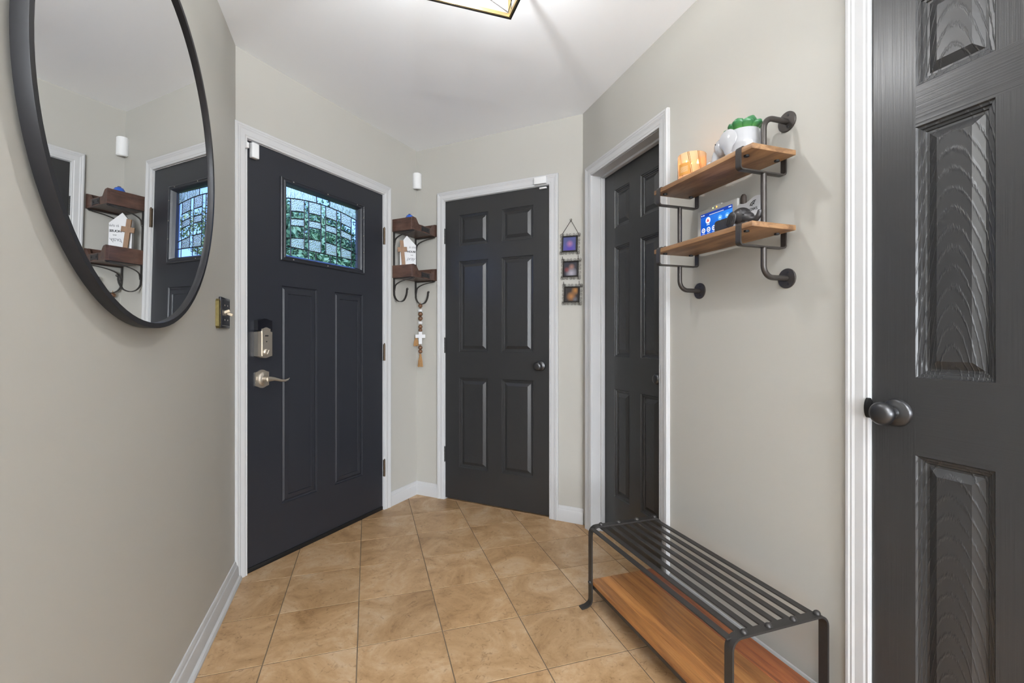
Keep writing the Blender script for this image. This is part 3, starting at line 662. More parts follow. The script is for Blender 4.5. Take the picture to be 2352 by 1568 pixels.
for x in (1.070, 1.298):
    pts = [(x, -.006, 1.812), (x, -.006, 1.43)]
    for k in range(1, 13):
        a = math.pi*k/12*1.02; pts.append((x, -.006 - .054*(1-math.cos(a)), 1.41 - .062*math.sin(a) + (.0 if k < 9 else .004*(k-8))))
    pts.append((x, -.118, 1.424))
    st = cs.part('hook_strap', B().strap(pts, (1, 0, 0), .015, .0045), M['iron'], at=(x, 0, 1.6), smooth=50)
    cs.part('hook_tip', B().ball((x, -.118, 1.430), .0085, .8, .8, .9, 10, 8), M['iron'], st)
    for z0 in (1.812, 1.506):
        pts = [(x, -.172, z0-.004)] + [(x, -.172 + .166*math.sin(math.pi/2*k/10)**1.0 if False else -.014 - .158*(1-math.sin(math.pi/2*k/10)), z0-.010 - .050*(1-math.cos(math.pi/2*k/10))) for k in range(1, 11)] + [(x, -.010, z0-.085)]
        br = cs.part('brace', B().strap(pts, (1, 0, 0), .010, .004), M['iron'], at=(x, 0, z0), smooth=50)
        cs.part('support_bar', B().box(x-.006, x+.006, -.172, -.003, z0-.005, z0-.0005), M['iron'], br, smooth=0)
        cs.part('bolt', B().ball((x, -.164, z0-.006), .0075, 1, 1, .7, 10, 6), M['iron'], br)
        cs.part('bolt', B().ball((x, -.010, z0-.080), .0065, 1, .8, 1, 10, 6), M['iron'], br)
# blue glass ornament on the top tier
bo = Thing('blue_ornament', 'small cobalt blue glass ornament peeking over the upper corner shelf', 'ornament', 'A', (1.095, -.105, 1.826))
bo.part('body', B().lathe([(.001, 1.826), (.026, 1.826), (.031, 1.845), (.032, 1.880), (.029, 1.902), (.020, 1.919), (.008, 1.926), (.001, 1.927)], (1.108, -.105, 0), 'z', 20), plain('cobalt_glass', (.01, .08, .42), .08, coat=.6))
bo.part('cap', B().lathe([(.010, 1.924), (.008, 1.929), (.001, 1.930)], (1.108, -.105, 0), 'z', 16), plain('dark_cap', (.02, .025, .05), .3))
# house plaque + cross
def house(b, x0, x1, z0, zw, zp, y0, y1): return b.prism([(x0, z0), (x1, z0), (x1, zw), ((x0+x1)/2, zp), (x0, zw)], 'y', y0, y1)
FR['HS'] = ((PL[0]+math.cos(R(63.7))*1.112+.89649*.088, PL[1]+math.sin(R(63.7))*1.112-.44307*.088), 14.0)
ZB = 1.5201
hs = Thing('house_plaque', 'white house-shaped wooden block with black HOUSE lettering on the lower corner shelf', 'decoration', 'HS', (0, 0, ZB))
hb = hs.part('block', B().prism([(-.052, ZB), (.052, ZB), (.052, ZB+.204), (-.007, ZB+.266), (-.043, ZB+.220), (-.052, ZB+.230)], 'y', -.012, .016), M['whitewash'], smooth=0)
for txt, x, z, s, mt, sh in (('In this', .028, ZB+.190, .0205, M['greyink'], .25), ('HOUSE', .0225, ZB+.160, .0180, M['ink'], 0), ('we', .024, ZB+.139, .016, M['greyink'], .25), ('pray', .018, ZB+.114, .032, M['greyink'], .3)):
    me = text_mesh(txt, s, .0004, sh, .92, .0005 if txt == 'HOUSE' else 0); me.transform(Matrix.Translation((x, -.0124, z)) @ Matrix.Rotation(R(90), 4, 'X'))
    me.transform(Matrix.Translation(-hs.o)); hs.part('lettering', me, mt, hb, smooth=0)
cr = Thing('wooden_cross', 'light brown wooden cross leaning on the white house block', 'cross', 'HS', (-.02, -.02, ZB))
g = B().box(-.033, -.010, -.026, -.0165, ZB+.002, ZB+.232, .001, 1); g.box(-.052, .009, -.0262, -.0163, ZB+.158, ZB+.188, .001, 1)
bmesh.ops.rotate(g.bm, cent=(-.02, -.02, ZB), matrix=Matrix.Rotation(R(-5), 3, 'Y'), verts=g.bm.verts)
cr.part('cross', g, M['crosswood'], smooth=0)

# ---- bead garland on the right hook
GXp, GYp = 1.298, -.047
gar = Thing('bead_garland', 'garland of brown wooden beads with white cross and jute tassel hanging from the corner hook', 'garland', 'A', (GXp, GYp, .905))
def zpx(y): return 1.094 + (781-y)*3.235/1056
gar.part('cord', B().tube([(GXp, GYp, 1.362), (GXp, GYp, .99)], .0018, 6), M['jute'])
for y, r in ((702, .0155), (721, .0165), (731, .0165), (750, .0150), (758, .0145), (798, .0150), (807, .0150)):
    gar.part('bead', B().ball((GXp, GYp, zpx(y)), r, 1, 1, .95, 14, 10), M['bead'], at=(GXp, GYp, zpx(y)))
for y in (713, 741):
    gar.part('white_bead', B().lathe([(.007, -.009), (.014, -.0085), (.0155, -.004), (.0155, .004), (.014, .0085), (.007, .009)], (GXp, GYp, zpx(y)), 'z', 16), M['whitewash'], at=(GXp, GYp, zpx(y)))
FR['GC'] = ((PL[0]+math.cos(R(63.7))*GXp+.89649*.047+.004, PL[1]+math.sin(R(63.7))*GXp-.44307*.047-.021), 12.0)
z_a = zpx(776)
g = B().box(-.0115, .0115, -.005, .005, zpx(790), zpx(761.5), .001, 1); g.box(-.0335, .0335, -.0052, .0052, zpx(776), zpx(768), .001, 1)
me = g.mesh('white_cross', (0, 0, 0), 0); me.transform(fmat('A').inverted() @ fmat('GC')); me.transform(Matrix.Translation(-gar.o)); gar.part('white_cross', me, M['whitewash'])
def tassel(x, y, z0, z1, nm):
    g = B(); g.lathe([(.006, z1), (.009, z1-.006), (.008, z1-.014), (.0085, z1-.02)], (x, y, 0), 'z', 12)
    for k in range(26):
        a = 2*math.pi*k/26 + random.uniform(-.1, .1); r0 = random.uniform(.004, .008); r1 = random.uniform(.010, .019)
        g.tube([(x+r0*math.cos(a), y+r0*math.sin(a), z1-.016), (x+r1*.75*math.cos(a), y+r1*.75*math.sin(a), (z0+z1)/2), (x+r1*math.cos(a), y+r1*math.sin(a), z0+random.uniform(0, .006))], .0022, 5)
    gar.part(nm, g, M['jute'])
tassel(GXp, GYp, zpx(843), zpx(813), 'tassel'); tassel(GXp-.018, GYp+.022, zpx(795), zpx(772), 'tassel')

# ================================================================== hanging photo frames (closet wall)
pf = Thing('hanging_photo_frames', 'three small square black frames with curled wire borders hung in a column', 'picture frame', 'B', (1.158, 0, 1.31))
WIRE = plain('dark_wire', (.05, .045, .04), .45, .6); FRM = plain('dark_frame', (.02, .017, .016), .4, .2)
pf.part('nail', B().lathe([(.0022, -.010), (.0022, 0)], (1.1575, 0, 1.8225), 'y', 8), M['nickel'])
pf.part('hook_ring', B().tube([(1.1575+.006*math.cos(2*math.pi*k/14), -.006, 1.818+.006*math.sin(2*math.pi*k/14)) for k in range(15)], .0012, 6), WIRE)
for xa, za in ((1.1030, 1.738), (1.2045, 1.731)): pf.part('hanger_strip', B().strap([(1.1575, -.005, 1.814), (xa, -.005, za)], (0, 1, 0), .003, .0022), WIRE)
PH = [photo_mat('print_purple', (.07, .08, .20), [(0, -.03, .05, (.08, .05, .32)), (0, .0, .024, (.34, .16, .27))]),
      photo_mat('print_pale', (.035, .035, .045), [(.004, -.026, .04, (.34, .32, .37)), (.006, .012, .022, (.28, .15, .12)), (-.024, -.004, .02, (.20, .05, .05))]),
      photo_mat('print_orange', (.035, .03, .03), [(-.004, -.012, .032, (.38, .17, .06)), (.022, .022, .028, (.36, .17, .05)), (.02, -.03, .02, (.12, .12, .14))])]
def spiral(c, r, a0, turns, sgn, y):
    n = 12; return [(c[0] + r*(1-.75*k/n)*math.cos(a0+sgn*2*math.pi*turns*k/n), y, c[1] + r*(1-.75*k/n)*math.sin(a0+sgn*2*math.pi*turns*k/n)) for k in range(n+1)]
for i, (cx_, cz_, an) in enumerate(((1.1520, 1.6725, 2.0), (1.1580, 1.5215, 1.5), (1.1650, 1.3680, 2.0))):
    S = .0475; rt = Matrix.Rotation(R(an), 4, 'Y'); c0 = Vector((cx_, 0, cz_))
    def place(g): bmesh.ops.transform(g.bm, matrix=Matrix.Translation(c0) @ rt, verts=g.bm.verts); return g
    g = B()
    for q in ((-S, S, S-.007, S), (-S, S, -S, -S+.007)): g.box(q[0], q[1], -.020, -.004, q[2], q[3], .001, 1)
    for q in ((-S, -S+.007), (S-.007, S)): g.box(q[0], q[1], -.020, -.004, -S+.007, S-.007, .001, 1)
    fo = pf.part('frame', place(g), FRM, at=c0, smooth=0)
    pf.part('photo', place(B().box(-S+.006, S-.006, -.012, -.009, -S+.006, S-.006)), PH[i], fo, at=c0, smooth=0)
    g = B(); q = S+.0075
    for side in range(4):
        for k in range(5):
            u = -q + 2*q*(k+.5)/5; r = .0092
            px, pz = [(u, q), (q, u), (u, -q), (-q, u)][side]
            base = [math.pi*1.5, math.pi, math.pi*.5, 0][side]
            g.tube(spiral((px, pz), r, base + (.9 if k % 2 else -.9), 1.35, 1 if k % 2 else -1, -.008), .0009, 5)
    for px, pz in ((-q, q), (q, q), (-q, -q), (q, -q)): g.tube(spiral((px, pz), .0115, math.atan2(-pz, -px), 1.5, 1, -.008), .0011, 5)
    pf.part('scroll_border', place(g), WIRE, fo, at=c0, smooth=60)
for xa, xb, za, zb in ((1.105, 1.106, 1.6, 1.578), (1.203, 1.204, 1.6, 1.576), (1.111, 1.1125, 1.448, 1.424), (1.2085, 1.210, 1.448, 1.423)):
    pf.part('link', B().strap([(xa, -.007, za), (xb, -.007, zb)], (0, 1, 0), .003, .002), WIRE)
# ================================================================== pipe shelf (right wall)
ps = Thing('pipe_shelf', 'two stained wood boards on bent dark iron pipe brackets, holding candle and planter', 'wall shelf', 'R', (1.186, 0, 1.28))
BX0, BX1, BY0, BY1 = .954, 1.419, -.191, -.021
BT = [(1.6515, 1.6680), (1.4250, 1.4415)]
for z0, z1 in BT: ps.part('board', B().box(BX0, BX1, BY0, BY1, z0, z1, .0025, 2), M['board'], at=((BX0+BX1)/2, -.1, z0))
def arc3(c, r, a0, a1, x, n=8): return [(x, c[0]+r*math.cos(a0+(a1-a0)*k/n), c[1]+r*math.sin(a0+(a1-a0)*k/n)) for k in range(n+1)]
for x in (.985, 1.371):
    yp = -.096; r = .036; pr = .0085
    ps.part('pipe', B().tube([(x, -.002, 1.7765)] + arc3((yp+r, 1.7765-r), r, math.pi/2, math.pi, x) + [(x, yp, 1.668)], pr, 14), M['pipe'], smooth=60)
    ps.part('pipe', B().tube([(x, yp, 1.606), (x, yp, 1.4415)], pr, 14), M['pipe'], smooth=60)
    ps.part('pipe', B().tube([(x, yp, 1.380)] + arc3((yp+r, 1.287+r), r, math.pi, 1.5*math.pi, x) + [(x, -.002, 1.287)], pr, 14), M['pipe'], smooth=60)
    for z in (1.7765, 1.287):
        fl = ps.part('wall_flange', B().lathe([(.001, -.0045), (.030, -.0045), (.031, -.0035), (.031, 0)], (x, 0, z), 'y', 32), M['pipe'], at=(x, 0, z), smooth=40)
        for dz in (-.018, .018): ps.part('screw', B().lathe([(.004, -.0055), (.004, -.004)], (x+.006, 0, z+dz), 'y', 10), M['ink'], fl)
    for z0, z1 in BT:
        zt, zb, yf, yb, rr = z1+.0025, z0-.046, BY0-.003, BY1+.006, .010
        pts = [(x, yf+.042, zt), (x, yf+rr, zt)] + arc3((yf+rr, zt-rr), rr, math.pi/2, math.pi, x, 4)[1:] + arc3((yf+rr, zb+rr), rr, math.pi, 1.5*math.pi, x, 4) + arc3((yb-rr, zb+rr), rr, 1.5*math.pi, 2*math.pi, x, 4) + arc3((yb-rr, zt-rr), rr, 0, math.pi/2, x, 4) + [(x, yb-.03, zt)]
        ho = ps.part('bracket_strap', B().strap(pts, (1, 0, 0), .019, .0045), M['pipe'], at=(x, yf, z0), smooth=50)
        for y in (BY0+.028, BY1-.022):
            ps.part('bolt', B().ball((x, y, z1+.006), .0065, 1, 1, .8, 10, 6), M['pipe'], ho)
            ps.part('nut', B().lathe([(.008, z0-.005), (.008, z0)], (x, y, 0), 'z', 6), M['ink'], ho)
Z1, Z2 = BT[0][1], BT[1][1]

# ---- candle in striped amber glass
CXp, CYp = 1.0630, -.104
cd = Thing('jar_candle', 'lit candle in a wide amber striped glass on the upper pipe shelf', 'candle', 'R', (CXp, CYp, Z1))
def stripe_glass():
    m, nt, p = mat_new('amber_striped_glass'); L = nt.links.new
    p.inputs['Roughness'].default_value = .10; p.inputs['Transmission Weight'].default_value = .62; p.inputs['IOR'].default_value = 1.12
    tc = N(nt, 'ShaderNodeTexCoord'); sp = N(nt, 'ShaderNodeSeparateXYZ'); L(tc.outputs['Object'], sp.inputs[0])
    at = N(nt, 'ShaderNodeMath', operation='ARCTAN2'); L(sp.outputs['Y'], at.inputs[0]); L(sp.outputs['X'], at.inputs[1])
    ad = N(nt, 'ShaderNodeMath', operation='MULTIPLY_ADD'); ad.inputs[1].default_value = 3.0; L(sp.outputs['Z'], ad.inputs[0]); L(at.outputs[0], ad.inputs[2])
    mu = N(nt, 'ShaderNodeMath', operation='MULTIPLY'); mu.inputs[1].default_value = 9/(2*math.pi); L(ad.outputs[0], mu.inputs[0])
    fr_ = N(nt, 'ShaderNodeMath', operation='FRACT'); L(mu.outputs[0], fr_.inputs[0])
    rp = ramp(nt, [(0, (.36, .14, .02)), (.045, (.36, .14, .02)), (.05, (1.0, .72, .45)), (.13, (1.0, .72, .45)), (.135, (.36, .14, .02)), (.17, (.36, .14, .02)), (.175, (1.0, .72, .45))]); rp.color_ramp.interpolation = 'CONSTANT'
    L(fr_.outputs[0], rp.inputs[0]); L(rp.outputs[0], p.inputs['Base Color']); return m
WAX = plain('warm_wax', (.90, .62, .36), .5, emit=((1.0, .45, .10), .45))  # emission in the wax stands in for flame light glowing through it
cd.part('glass_jar', B().lathe([(.001, 0), (.047, 0), (.050, .003), (.050, .104), (.049, .106), (.0475, .104), (.0475, .006), (.001, .006)], (CXp, CYp, Z1), 'z', 40), stripe_glass(), at=(CXp, CYp, Z1), smooth=30)
cd.part('wax', B().lathe([(.001, .007), (.046, .007), (.046, .060), (.001, .059)], (CXp, CYp, Z1), 'z', 32), WAX)
FLM = plain('candle_flame', (1, .7, .3), .5, emit=((1.0, .58, .18), 60.0))
for k in range(3):
    a = k*2.1+.4; fx, fy = CXp+.022*math.cos(a), CYp+.022*math.sin(a)
    wk = cd.part('wick', B().tube([(fx, fy, Z1+.059), (fx, fy, Z1+.066)], .001, 6), M['ink'])
    cd.part('flame', B().lathe([(.0005, Z1+.065), (.0036, Z1+.070), (.0032, Z1+.076), (.0003, Z1+.087)], (fx, fy, 0), 'z', 10), FLM, wk)
g = B(); a0 = R(287)
rings = []
for r in (.0504, .0512): rings.append(None)
ang = [a0 + R(-26) + R(52)*k/6 for k in range(7)]
for r0, r1 in ((.0504, .0512),):
    pl_ = [(math.cos(a)*r1, math.sin(a)*r1) for a in ang] + [(math.cos(a)*r0, math.sin(a)*r0) for a in ang[::-1]]
    g.prism([(CXp+x, CYp+y) for x, y in pl_], 'z', Z1+.026, Z1+.068)
lb = cd.part('label', g, plain('amber_label', (.50, .23, .04), .45), smooth=20)
for k in range(6):
    g = B(); pl_ = [(math.cos(a)*.0515, math.sin(a)*.0515) for a in ang[1:-1]] + [(math.cos(a)*.0511, math.sin(a)*.0511) for a in ang[1:-1][::-1]]
    g.prism([(CXp+x, CYp+y) for x, y in pl_], 'z', Z1+.036+k*.0035, Z1+.0375+k*.0035); cd.part('label_line', g, plain('label_print', (.62, .42, .24), .5), lb, smooth=20)

# ---- white elephant planter with a succulent (the elephant faces the front door, a little towards the room)
def remeshed(th, name, g, mat, vox, label=None, smooth_it=6, parent=None):
    o = th.part(name, g, mat, parent, label, smooth=180)
    md = o.modifiers.new('remesh', 'REMESH'); md.mode = 'VOXEL'; md.voxel_size = vox; md.use_smooth_shade = True
    sm = o.modifiers.new('smooth', 'SMOOTH'); sm.iterations = smooth_it; sm.factor = .5
    return o
EXp, EYp = 1.283, -.104
FR['EP'] = (tuple((fmat('R') @ Vector((EXp, EYp, 0)))[:2]), -71.3+32)
ep = Thing('elephant_planter', 'white glazed elephant-shaped planter with green succulent on the upper pipe shelf', 'planter', 'EP', (0, 0, Z1))
# local: -x is where the elephant looks (towards the front door), -y is the room
WG = plain('white_glazed_ceramic', (.36, .36, .37), .12, coat=.5)
g = B()
g.lathe([(.001, .008), (.034, .010), (.048, .026), (.054, .050), (.052, .074), (.046, .096), (.040, .0975), (.041, .088), (.036, .080), (.001, .078)], (.012, 0, Z1), 'z', 28, (1.05, .92))
g.ball((-.044, 0, Z1+.058), .033, 1.0, 1.02, 1.05)
g.tube([(-.058, 0, Z1+.052), (-.070, 0, Z1+.036), (-.076, 0, Z1+.020), (-.083, 0, Z1+.011), (-.091, 0, Z1+.012), (-.096, 0, Z1+.021)], [.018, .015, .0115, .0095, .0085, .0080], 12)
for x, y in ((-.020, -.026), (-.020, .022), (.040, -.026), (.040, .026)): g.lathe([(.014, 0), (.015, .012), (.016, .03)], (x, y, Z1), 'z', 14)
remeshed(ep, 'body', g, WG, .0022)
for sy in (-1, 1):
    e_ = B(); rings = []
    for t, rx, rzz in ((0, .001, .001), (.0015, .026, .030), (.004, .030, .034), (.0065, .026, .030), (.008, .001, .001)):
        ring = []
        for k in range(24):
            a = 2*math.pi*k/24; u = rx*math.cos(a); v = rzz*math.sin(a) - (.012*(abs(math.sin(a))**1.5) if math.sin(a) < 0 else 0)
            ring.append((-.024 + u*(1.0 if v > -.02 else .75), sy*(.036 + t + .010*(u/.03)), Z1+.066 + v))
        rings.append(ring)
    e_.loft(rings, True, True, True); ep.part('ear', e_, WG, smooth=60)
for y in (-.024, .024): ep.part('eye', B().ball((-.066, y+.000, Z1+.068), .0022, 1, 1, 1, 8, 6), M['ink'])
ep.part('soil', B().lathe([(.001, Z1+.083), (.039, Z1+.082)], (.012, 0, 0), 'z', 20, (1.05, .92)), plain('potting_soil', (.05, .03, .02), .95))
def leaf_mat():
    m, nt, p = mat_new('succulent_leaf'); L = nt.links.new
    tc = N(nt, 'ShaderNodeTexCoord'); sp = N(nt, 'ShaderNodeSeparateXYZ'); L(tc.outputs['Object'], sp.inputs[0])
    mr = N(nt, 'ShaderNodeMapRange'); mr.inputs[1].default_value = 0; mr.inputs[2].default_value = .04; L(sp.outputs['Z'], mr.inputs[0])
    rp = ramp(nt, [(0, (.24, .36, .09)), (.5, (.075, .24, .055)), (1, (.035, .15, .055))]); L(mr.outputs[0], rp.inputs[0])
    L(rp.outputs[0], p.inputs['Base Color']); p.inputs['Roughness'].default_value = .32; p.inputs['Subsurface Weight'].default_value = .0; return m
LF = leaf_mat()
def leaf_mesh(ln, w):
    g = B(); rings = []
    for k in range(9):
        t = k/8; r = w*(.32+.68*math.sin(min(1, t*1.25)*math.pi/2)) * (1 if t < .72 else math.sqrt(max(0.02, 1-((t-.72)/.285)**2)))
        rings.append([(r*math.cos(2*math.pi*j/12), r*.45*math.sin(2*math.pi*j/12) + .010*t*t, ln*t) for j in range(12)])
    g.loft(rings); return g.mesh('leaf', (0, 0, 0), 80)
lm = leaf_mesh(.050, .0185); lm.materials.append(LF)
random.seed(3)
for k, (a, tilt, rr, s) in enumerate([(180, 36, .022, .95), (225, 24, .020, .92), (262, 22, .022, 1.0), (300, 26, .021, .98), (340, 36, .022, 1.0), (25, 34, .020, 1.0), (80, 30, .020, 1.0), (130, 32, .020, .95), (240, 6, .006, 1.15), (330, 14, .014, 1.15)]):
    o = bpy.data.objects.new('leaf', lm); COL.objects.link(o); o.parent = ep.e
    o.matrix_local = Matrix.Translation((.012+rr*math.cos(R(a)), rr*math.sin(R(a)), .0800)) @ Matrix.Rotation(R(a-90), 4, 'Z') @ Matrix.Rotation(R(-tilt), 4, 'X') @ Matrix.Scale(s, 4)

# ---- lower shelf: alarm panel on the wall, white card, dark elephant
kp = Thing('alarm_panel', 'pale grey wall alarm panel with a lit blue touch screen above the lower pipe shelf', 'alarm panel', 'R', (1.103, 0, 1.45))
KX0, KX1, KZ0, KZ1, KY = 1.0035, 1.2030, 1.4520, 1.5880, -.030
kb = kp.part('housing', B().box(KX0, KX1, KY, 0, KZ0, KZ1, .006, 3), plain('pale_grey_plastic', (.50, .49, .46), .5))
kp.part('camera_bump', B().box(1.062, 1.128, KY-.0005, KY+.02, KZ1-.010, KZ1+.0035, .003, 2), plain('pale_grey_plastic_b', (.50, .49, .46), .5), kb)
def scr_mat():
    m, nt, p = mat_new('blue_screen'); L = nt.links.new
    tc = N(nt, 'ShaderNodeTexCoord'); sp = N(nt, 'ShaderNodeSeparateXYZ'); L(tc.outputs['Object'], sp.inputs[0])
    ad = N(nt, 'ShaderNodeMath', operation='ADD'); L(sp.outputs['X'], ad.inputs[0]); L(sp.outputs['Z'], ad.inputs[1])
    mr = N(nt, 'ShaderNodeMapRange'); mr.inputs[1].default_value = -.09; mr.inputs[2].default_value = .11; L(ad.outputs[0], mr.inputs[0])
    rp = ramp(nt, [(0, (.0, .05, .45)), (1, (.03, .24, .80))]); L(mr.outputs[0], rp.inputs[0])
    p.inputs['Base Color'].default_value = (.0, .01, .03, 1); p.inputs['Roughness'].default_value = .15
    L(rp.outputs[0], p.inputs['Emission Color']); p.inputs['Emission Strength'].default_value = .85; return m
def glow(name, c, s=.8): return plain(name, (.02, .02, .02), .3, emit=(c, s))
SXa, SXb, SZa, SZb = 1.0245, 1.1800, 1.4665, 1.5705
sc_ = kp.part('screen', B().box(SXa, SXb, KY-.0006, KY+.004, SZa, SZb), scr_mat(), kb, at=((SXa+SXb)/2, KY, (SZa+SZb)/2), smooth=0)
GW, GL, GR_, GD = glow('screen_white', (.85, .9, 1), .85), glow('screen_light_blue', (.14, .45, .95), .8), glow('screen_red', (.7, .06, .08), .8), glow('screen_dark_blue', (0, .04, .35), .8)
def disc(x, z, r, mat, d=.0010, nm='icon'): kp.part(nm, B().lathe([(r, 0), (r, -d)], (x, KY-.0004, z), 'y', 24), mat, kb)
kp.part('status_bar', B().box(SXa, SXb, KY-.0009, KY, SZb-.013, SZb), GD, kb, smooth=0)
for xa, xb, z, h in ((1.070, 1.140, SZb-.010, .0016), (1.163, 1.176, SZb-.006, .003), (1.028, 1.033, SZb-.006, .003), (1.037, 1.045, SZb-.006, .003)): kp.part('text_line', B().box(xa, xb, KY-.0012, KY, z-h/2, z+h/2), GW, kb, smooth=0)
disc(1.0630, 1.5420, .0120, GW); kp.part('icon', B().prism([(1.0560, 1.5370), (1.0700, 1.5370), (1.0630, 1.5495)], 'y', KY-.0018, KY-.0012), GR_, kb, smooth=0)
kp.part('text_line', B().box(1.056, 1.071, KY-.0012, KY, 1.5255, 1.5275), GW, kb, smooth=0)
for x in (1.0395, 1.0655, 1.0925):
    disc(x, 1.5080, .0092, GW); disc(x, 1.5080, .0056, GD, .0015); disc(x, 1.5080, .0028, GW, .0018); kp.part('text_line', B().box(x-.008, x+.008, KY-.0012, KY, 1.4945, 1.4955), GW, kb, smooth=0)
for x in (1.123, 1.157): disc(x, 1.5380, .0095, GL); kp.part('icon', B().box(x-.004, x+.004, KY-.0018, KY, 1.535, 1.541, .001, 1), GW, kb, smooth=0)
disc(1.0880, KZ1-.0065, .0022, glow('led_green', (.7, 1.0, .25), 2.0), .0008, 'indicator'); disc(1.1060, KZ1-.0065, .0028, glow('led_orange', (1, .35, .05), 2.5), .0008, 'indicator'); disc(1.0975, KZ1-.0065, .0012, M['ink'], .0008, 'lens')

wc = Thing('white_card', 'white scalloped card with black TOWS lettering behind the dark elephant', 'card', 'R', (1.265, -.035, Z2))
pts = [(1.213, Z2), (1.322, Z2), (1.322, 1.548), (1.312, 1.562)]
for k in range(1, 12):
    t = k/12; pts.append((1.312-.099*t, 1.562 - .004*t + .006*math.sin(t*math.pi*2.2)))
pts += [(1.213, 1.553)]
cb = wc.part('card', B().prism(pts, 'y', -.040, -.036), M['whitewash'], smooth=0)
wc.part('edge_strip', B().box(1.322, 1.3255, -.042, -.034, Z2, 1.560, 0, 2), plain('brown_edge', (.20, .10, .06), .6), cb, smooth=0)
me = text_mesh('TOWS', .0135, .0003); me.transform(Matrix.Translation((1.276, -.0404, 1.525)) @ Matrix.Rotation(R(90), 4, 'X')); me.transform(Matrix.Translation(-wc.o)); wc.part('lettering', me, M['ink'], cb, smooth=0)
g = B()
for q in ((1.270, 1.546, 1.280, 1.552), (1.274, 1.541, 1.286, 1.549), (1.266, 1.539, 1.271, 1.548), (1.269, 1.541, 1.276, 1.538), (1.280, 1.552, 1.289, 1.553), (1.277, 1.545, 1.283, 1.541)): g.tube([(q[0], -.0405, q[1]), (q[2], -.0405, q[3])], .0013, 5)
wc.part('emblem', g, M['ink'], cb)
dp = Thing('dark_peg', 'dark brown rounded wooden peg beside the alarm panel', 'decoration', 'R', (1.2065, -.012, Z2))
dp.part('peg', B().lathe([(.0095, Z2), (.0095, 1.583), (.0085, 1.590), (.005, 1.595), (.0005, 1.596)], (1.2150, -.016, 0), 'z', 16), wood('dark_walnut', [(.3, (.03, .022, .018)), (.7, (.07, .05, .04))], (60, 60, 10), .6, .2, .02))

FR['EL'] = (tuple((fmat('R') @ Vector((1.272, -.105, 0)))[:2]), -71.3)
el = Thing('elephant_figurine', 'dark metal elephant figurine with ribbed ears and raised trunk on the lower pipe shelf', 'figurine', 'EL', (0, 0, Z2))
EM = plain('dark_pewter', (.055, .053, .055), .38, .6, noise=(60, .15))
g = B()
g.box(-.076, .012, -.024, .024, Z2+.012, Z2+.056, .010, 3)
g.ball((.022, 0, Z2+.050), .032, 1.0, .85, .88); g.ball((.045, 0, Z2+.040), .022, 1.1, .85, .85)
g.tube([(.050, 0, Z2+.038), (.066, 0, Z2+.030), (.080, 0, Z2+.029), (.089, 0, Z2+.036), (.093, 0, Z2+.047), (.094, 0, Z2+.054)], [.018, .0125, .010, .0085, .0075, .0068], 12)
for x in (-.062, -.004):
    for y in (-.015, .015): g.lathe([(.010, 0), (.010, .02)], (x, y, Z2), 'z', 12)
for x in (.012, .030): g.lathe([(.008, 0), (.009, .03)], (x, 0, Z2), 'z', 12)
remeshed(el, 'body', g, EM, .0022)
for s_ in (-1, 1):
    ear = el.part('ear', B().ball((.006, s_*.027, Z2+.040), .028, .70, .16, .95, rot=Matrix.Rotation(R(25), 4, 'Y')), EM, smooth=60)
    for k in range(5):
        el.part('ear_rib', B().tube([(-.009+k*.0062, s_*.0325, Z2+.026+k*.0005), (.005+k*.0048, s_*.0325, Z2+.056-k*.0016)], .0017, 6), EM, ear)
    el.part('eye', B().ball((.047, s_*.0185, Z2+.049), .0022, 1, 1, 1, 8, 6), M['ink'])

# ================================================================== iron bench / shoe rack
NX0, NX1, NY0, NY1, NZ = .770, 1.512, -.365, -.030, .326
bn = Thing('iron_bench', 'low black iron slatted bench with riveted bent straps and a wooden lower shelf', 'bench', 'R', ((NX0+NX1)/2, (NY0+NY1)/2, 0))
rr = .030
for x in (NX0, NX1):
    pts = [(x, NY0-.046, .0035), (x, NY0-.040, .0035), (x, NY0-.022, .006)] + arc3((NY0-.022, .030), .022, -math.pi/2, 0, x, 5)[1:] + [(x, NY0, .10)]
    pts += arc3((NY0+rr, NZ-rr), rr, math.pi, math.pi/2, x, 6) + arc3((NY1-rr, NZ-rr), rr, math.pi/2, 0, x, 6) + [(x, NY1, .10), (x, NY1, .0)]
    fm = bn.part('end_frame', B().strap(pts, (1, 0, 0), .027, .006), M['bench_iron'], at=(x, NY0, 0), smooth=50)
    for y in (-.317, -.2335, -.145, -.0565): bn.part('rivet', B().ball((x, y, NZ+.004), .0098, 1, 1, .9, 12, 8), M['iron'], fm)
    for y, sy in ((NY0, -1), (NY1, 1)): bn.part('rivet', B().ball((x, y+sy*.004, .100), .0085, 1, .8, 1, 12, 8), M['iron'], fm)
for k in range(8):
    y = -.3595 + k*(.3595-.0565)/7
    bn.part('slat', B().box(NX0+.002, NX1-.002, y-.0105, y+.0105, NZ-.0085, NZ-.0035, .0012, 1), M['bench_iron'], smooth=0)
for y in (NY0+.010, NY1-.010): bn.part('side_rail', B().box(NX0-.010, NX1+.010, y-.004, y+.004, .074, .090, .001, 1), M['iron'], smooth=0)
npl = 7; wy0, wy1 = NY0+.0045, NY1-.0045
for k in range(npl):
    a = wy0 + (wy1-wy0)*k/npl; c = wy0 + (wy1-wy0)*(k+1)/npl
    bn.part('shelf_plank', B().box(NX0-.008, NX1+.008, a+.0002, c-.0002, .0900, .1060, .0012, 1), M['bench_dark' if k >= 5 else 'bench'], at=((NX0+NX1)/2, (a+c)/2, .09), smooth=0)

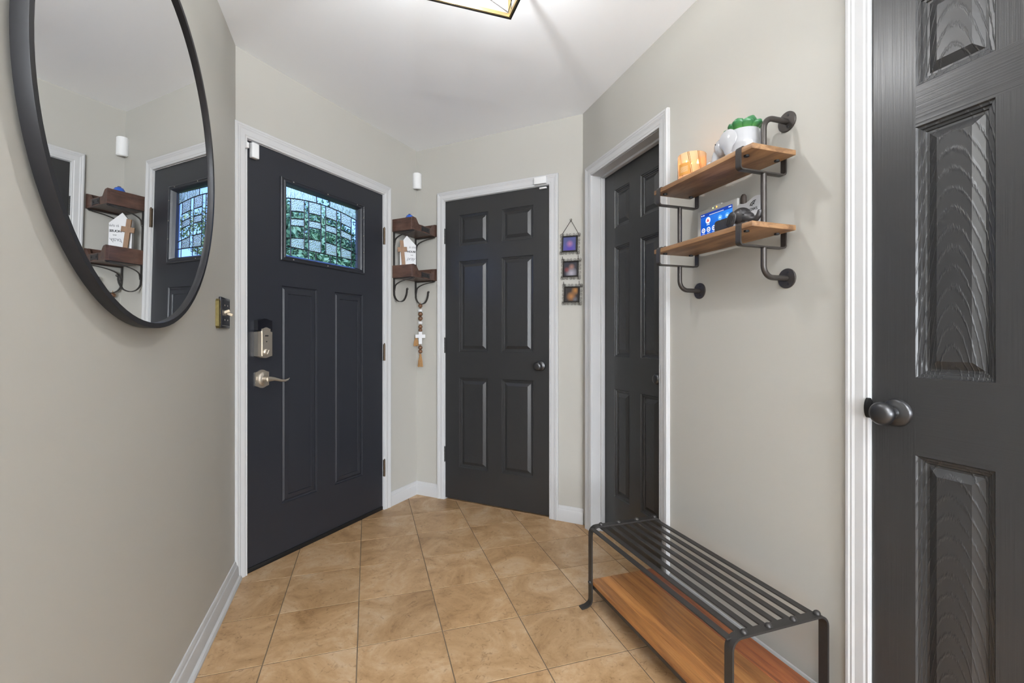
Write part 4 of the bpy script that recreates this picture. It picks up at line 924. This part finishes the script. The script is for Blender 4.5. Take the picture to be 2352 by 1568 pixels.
# ================================================================== outdoors, seen through the leaded glass
def leafy(name, label, x, y, h, r, n, col, seed, group='trees beyond the front door'):
    rnd = random.Random(seed)
    t = Thing(name, label, 'tree', 'W', (x, y, -.3), group)
    t.part('trunk', B().tube([(x, y, -.35), (x+.1, y, h*.35), (x, y+.1, h*.75)], [.16, .12, .05], 10), plain('bark', (.12, .09, .07), .9, noise=(12, .3)))
    vs_, fs_ = [], []
    cl = [(rnd.gauss(0, r*.45), rnd.gauss(0, r*.45), h*.6 + rnd.gauss(0, h*.2), rnd.uniform(.35, .7)*r*.6) for _ in range(26)]
    for k in range(n):
        c = cl[rnd.randrange(len(cl))]; d = Vector((rnd.gauss(0, 1), rnd.gauss(0, 1), rnd.gauss(0, 1))).normalized()*c[3]*rnd.uniform(.5, 1)
        p = Vector((c[0], c[1], c[2])) + d; u = Vector((rnd.gauss(0, 1), rnd.gauss(0, 1), rnd.gauss(0, 1))).normalized(); v = u.cross(d).normalized(); s = rnd.uniform(.03, .065)
        b0 = len(vs_); vs_ += [p-u*s, p+v*s*.5, p+u*s, p-v*s*.5]; fs_.append((b0, b0+1, b0+2, b0+3))
    me = bpy.data.meshes.new('foliage'); me.from_pydata([tuple(Vector(p)+Vector((x, y, 0))-t.o) for p in vs_], [], fs_)
    o = t.part('foliage', me, plain('leaves', col, .6), kind='stuff'); return t
leafy('garden_tree', 'tall green leafy tree straight beyond the front door glass', -4.5, 10.0, 4.6, 2.1, 42000, (.12, .20, .07), 1)
leafy('garden_tree', 'yellowish green tree beyond the right part of the front door glass', -1.9, 17.5, 6.5, 1.9, 20000, (.26, .27, .08), 2)
leafy('garden_tree', 'dark green tree beyond the left part of the front door glass', -9.6, 17.5, 8.0, 2.0, 20000, (.07, .15, .09), 3)
g = B(); g.box(-40, 40, 2.0, 60, -.5, -.3)
def lawn_ok(b): return b
g = B(); g.prism([(-30, 4.6), (-3.4, 4.4), (30, 8.0), (30, 60), (-30, 60)], 'z', -.4, -.3)
solo('lawn', 'green lawn outside the front door', 'ground', 'W', (0, 8, -.3), g, plain('lawn_grass', (.10, .20, .05), .9, noise=(3, .4)), kind='structure', smooth=0)
nb = Thing('neighbour_house', 'pale sided house across the lawn with brown roof', 'house', 'W', (-5, 30, -.3))
nb.part('wall', B().box(-12, 0, 27, 34, -.3, 3.0), plain('pale_siding', (.75, .68, .66), .7), smooth=0)
nb.part('roof', B().prism([(26.4, 2.9), (34.6, 2.9), (30.5, 5.2)], 'x', -12.4, .4), plain('brown_shingles', (.14, .10, .08), .9), smooth=0)
for x in (-9.5, -6, -2.5):
    w_ = nb.part('window', B().box(x-.6, x+.6, 26.94, 27.0, .8, 2.2), M['trim'], smooth=0); nb.part('pane', B().box(x-.52, x+.52, 26.92, 26.95, .88, 2.12), plain('dark_pane', (.05, .08, .12), .1), w_, smooth=0)

for o in bpy.data.objects:
    if '_p' in o: del o['_p']
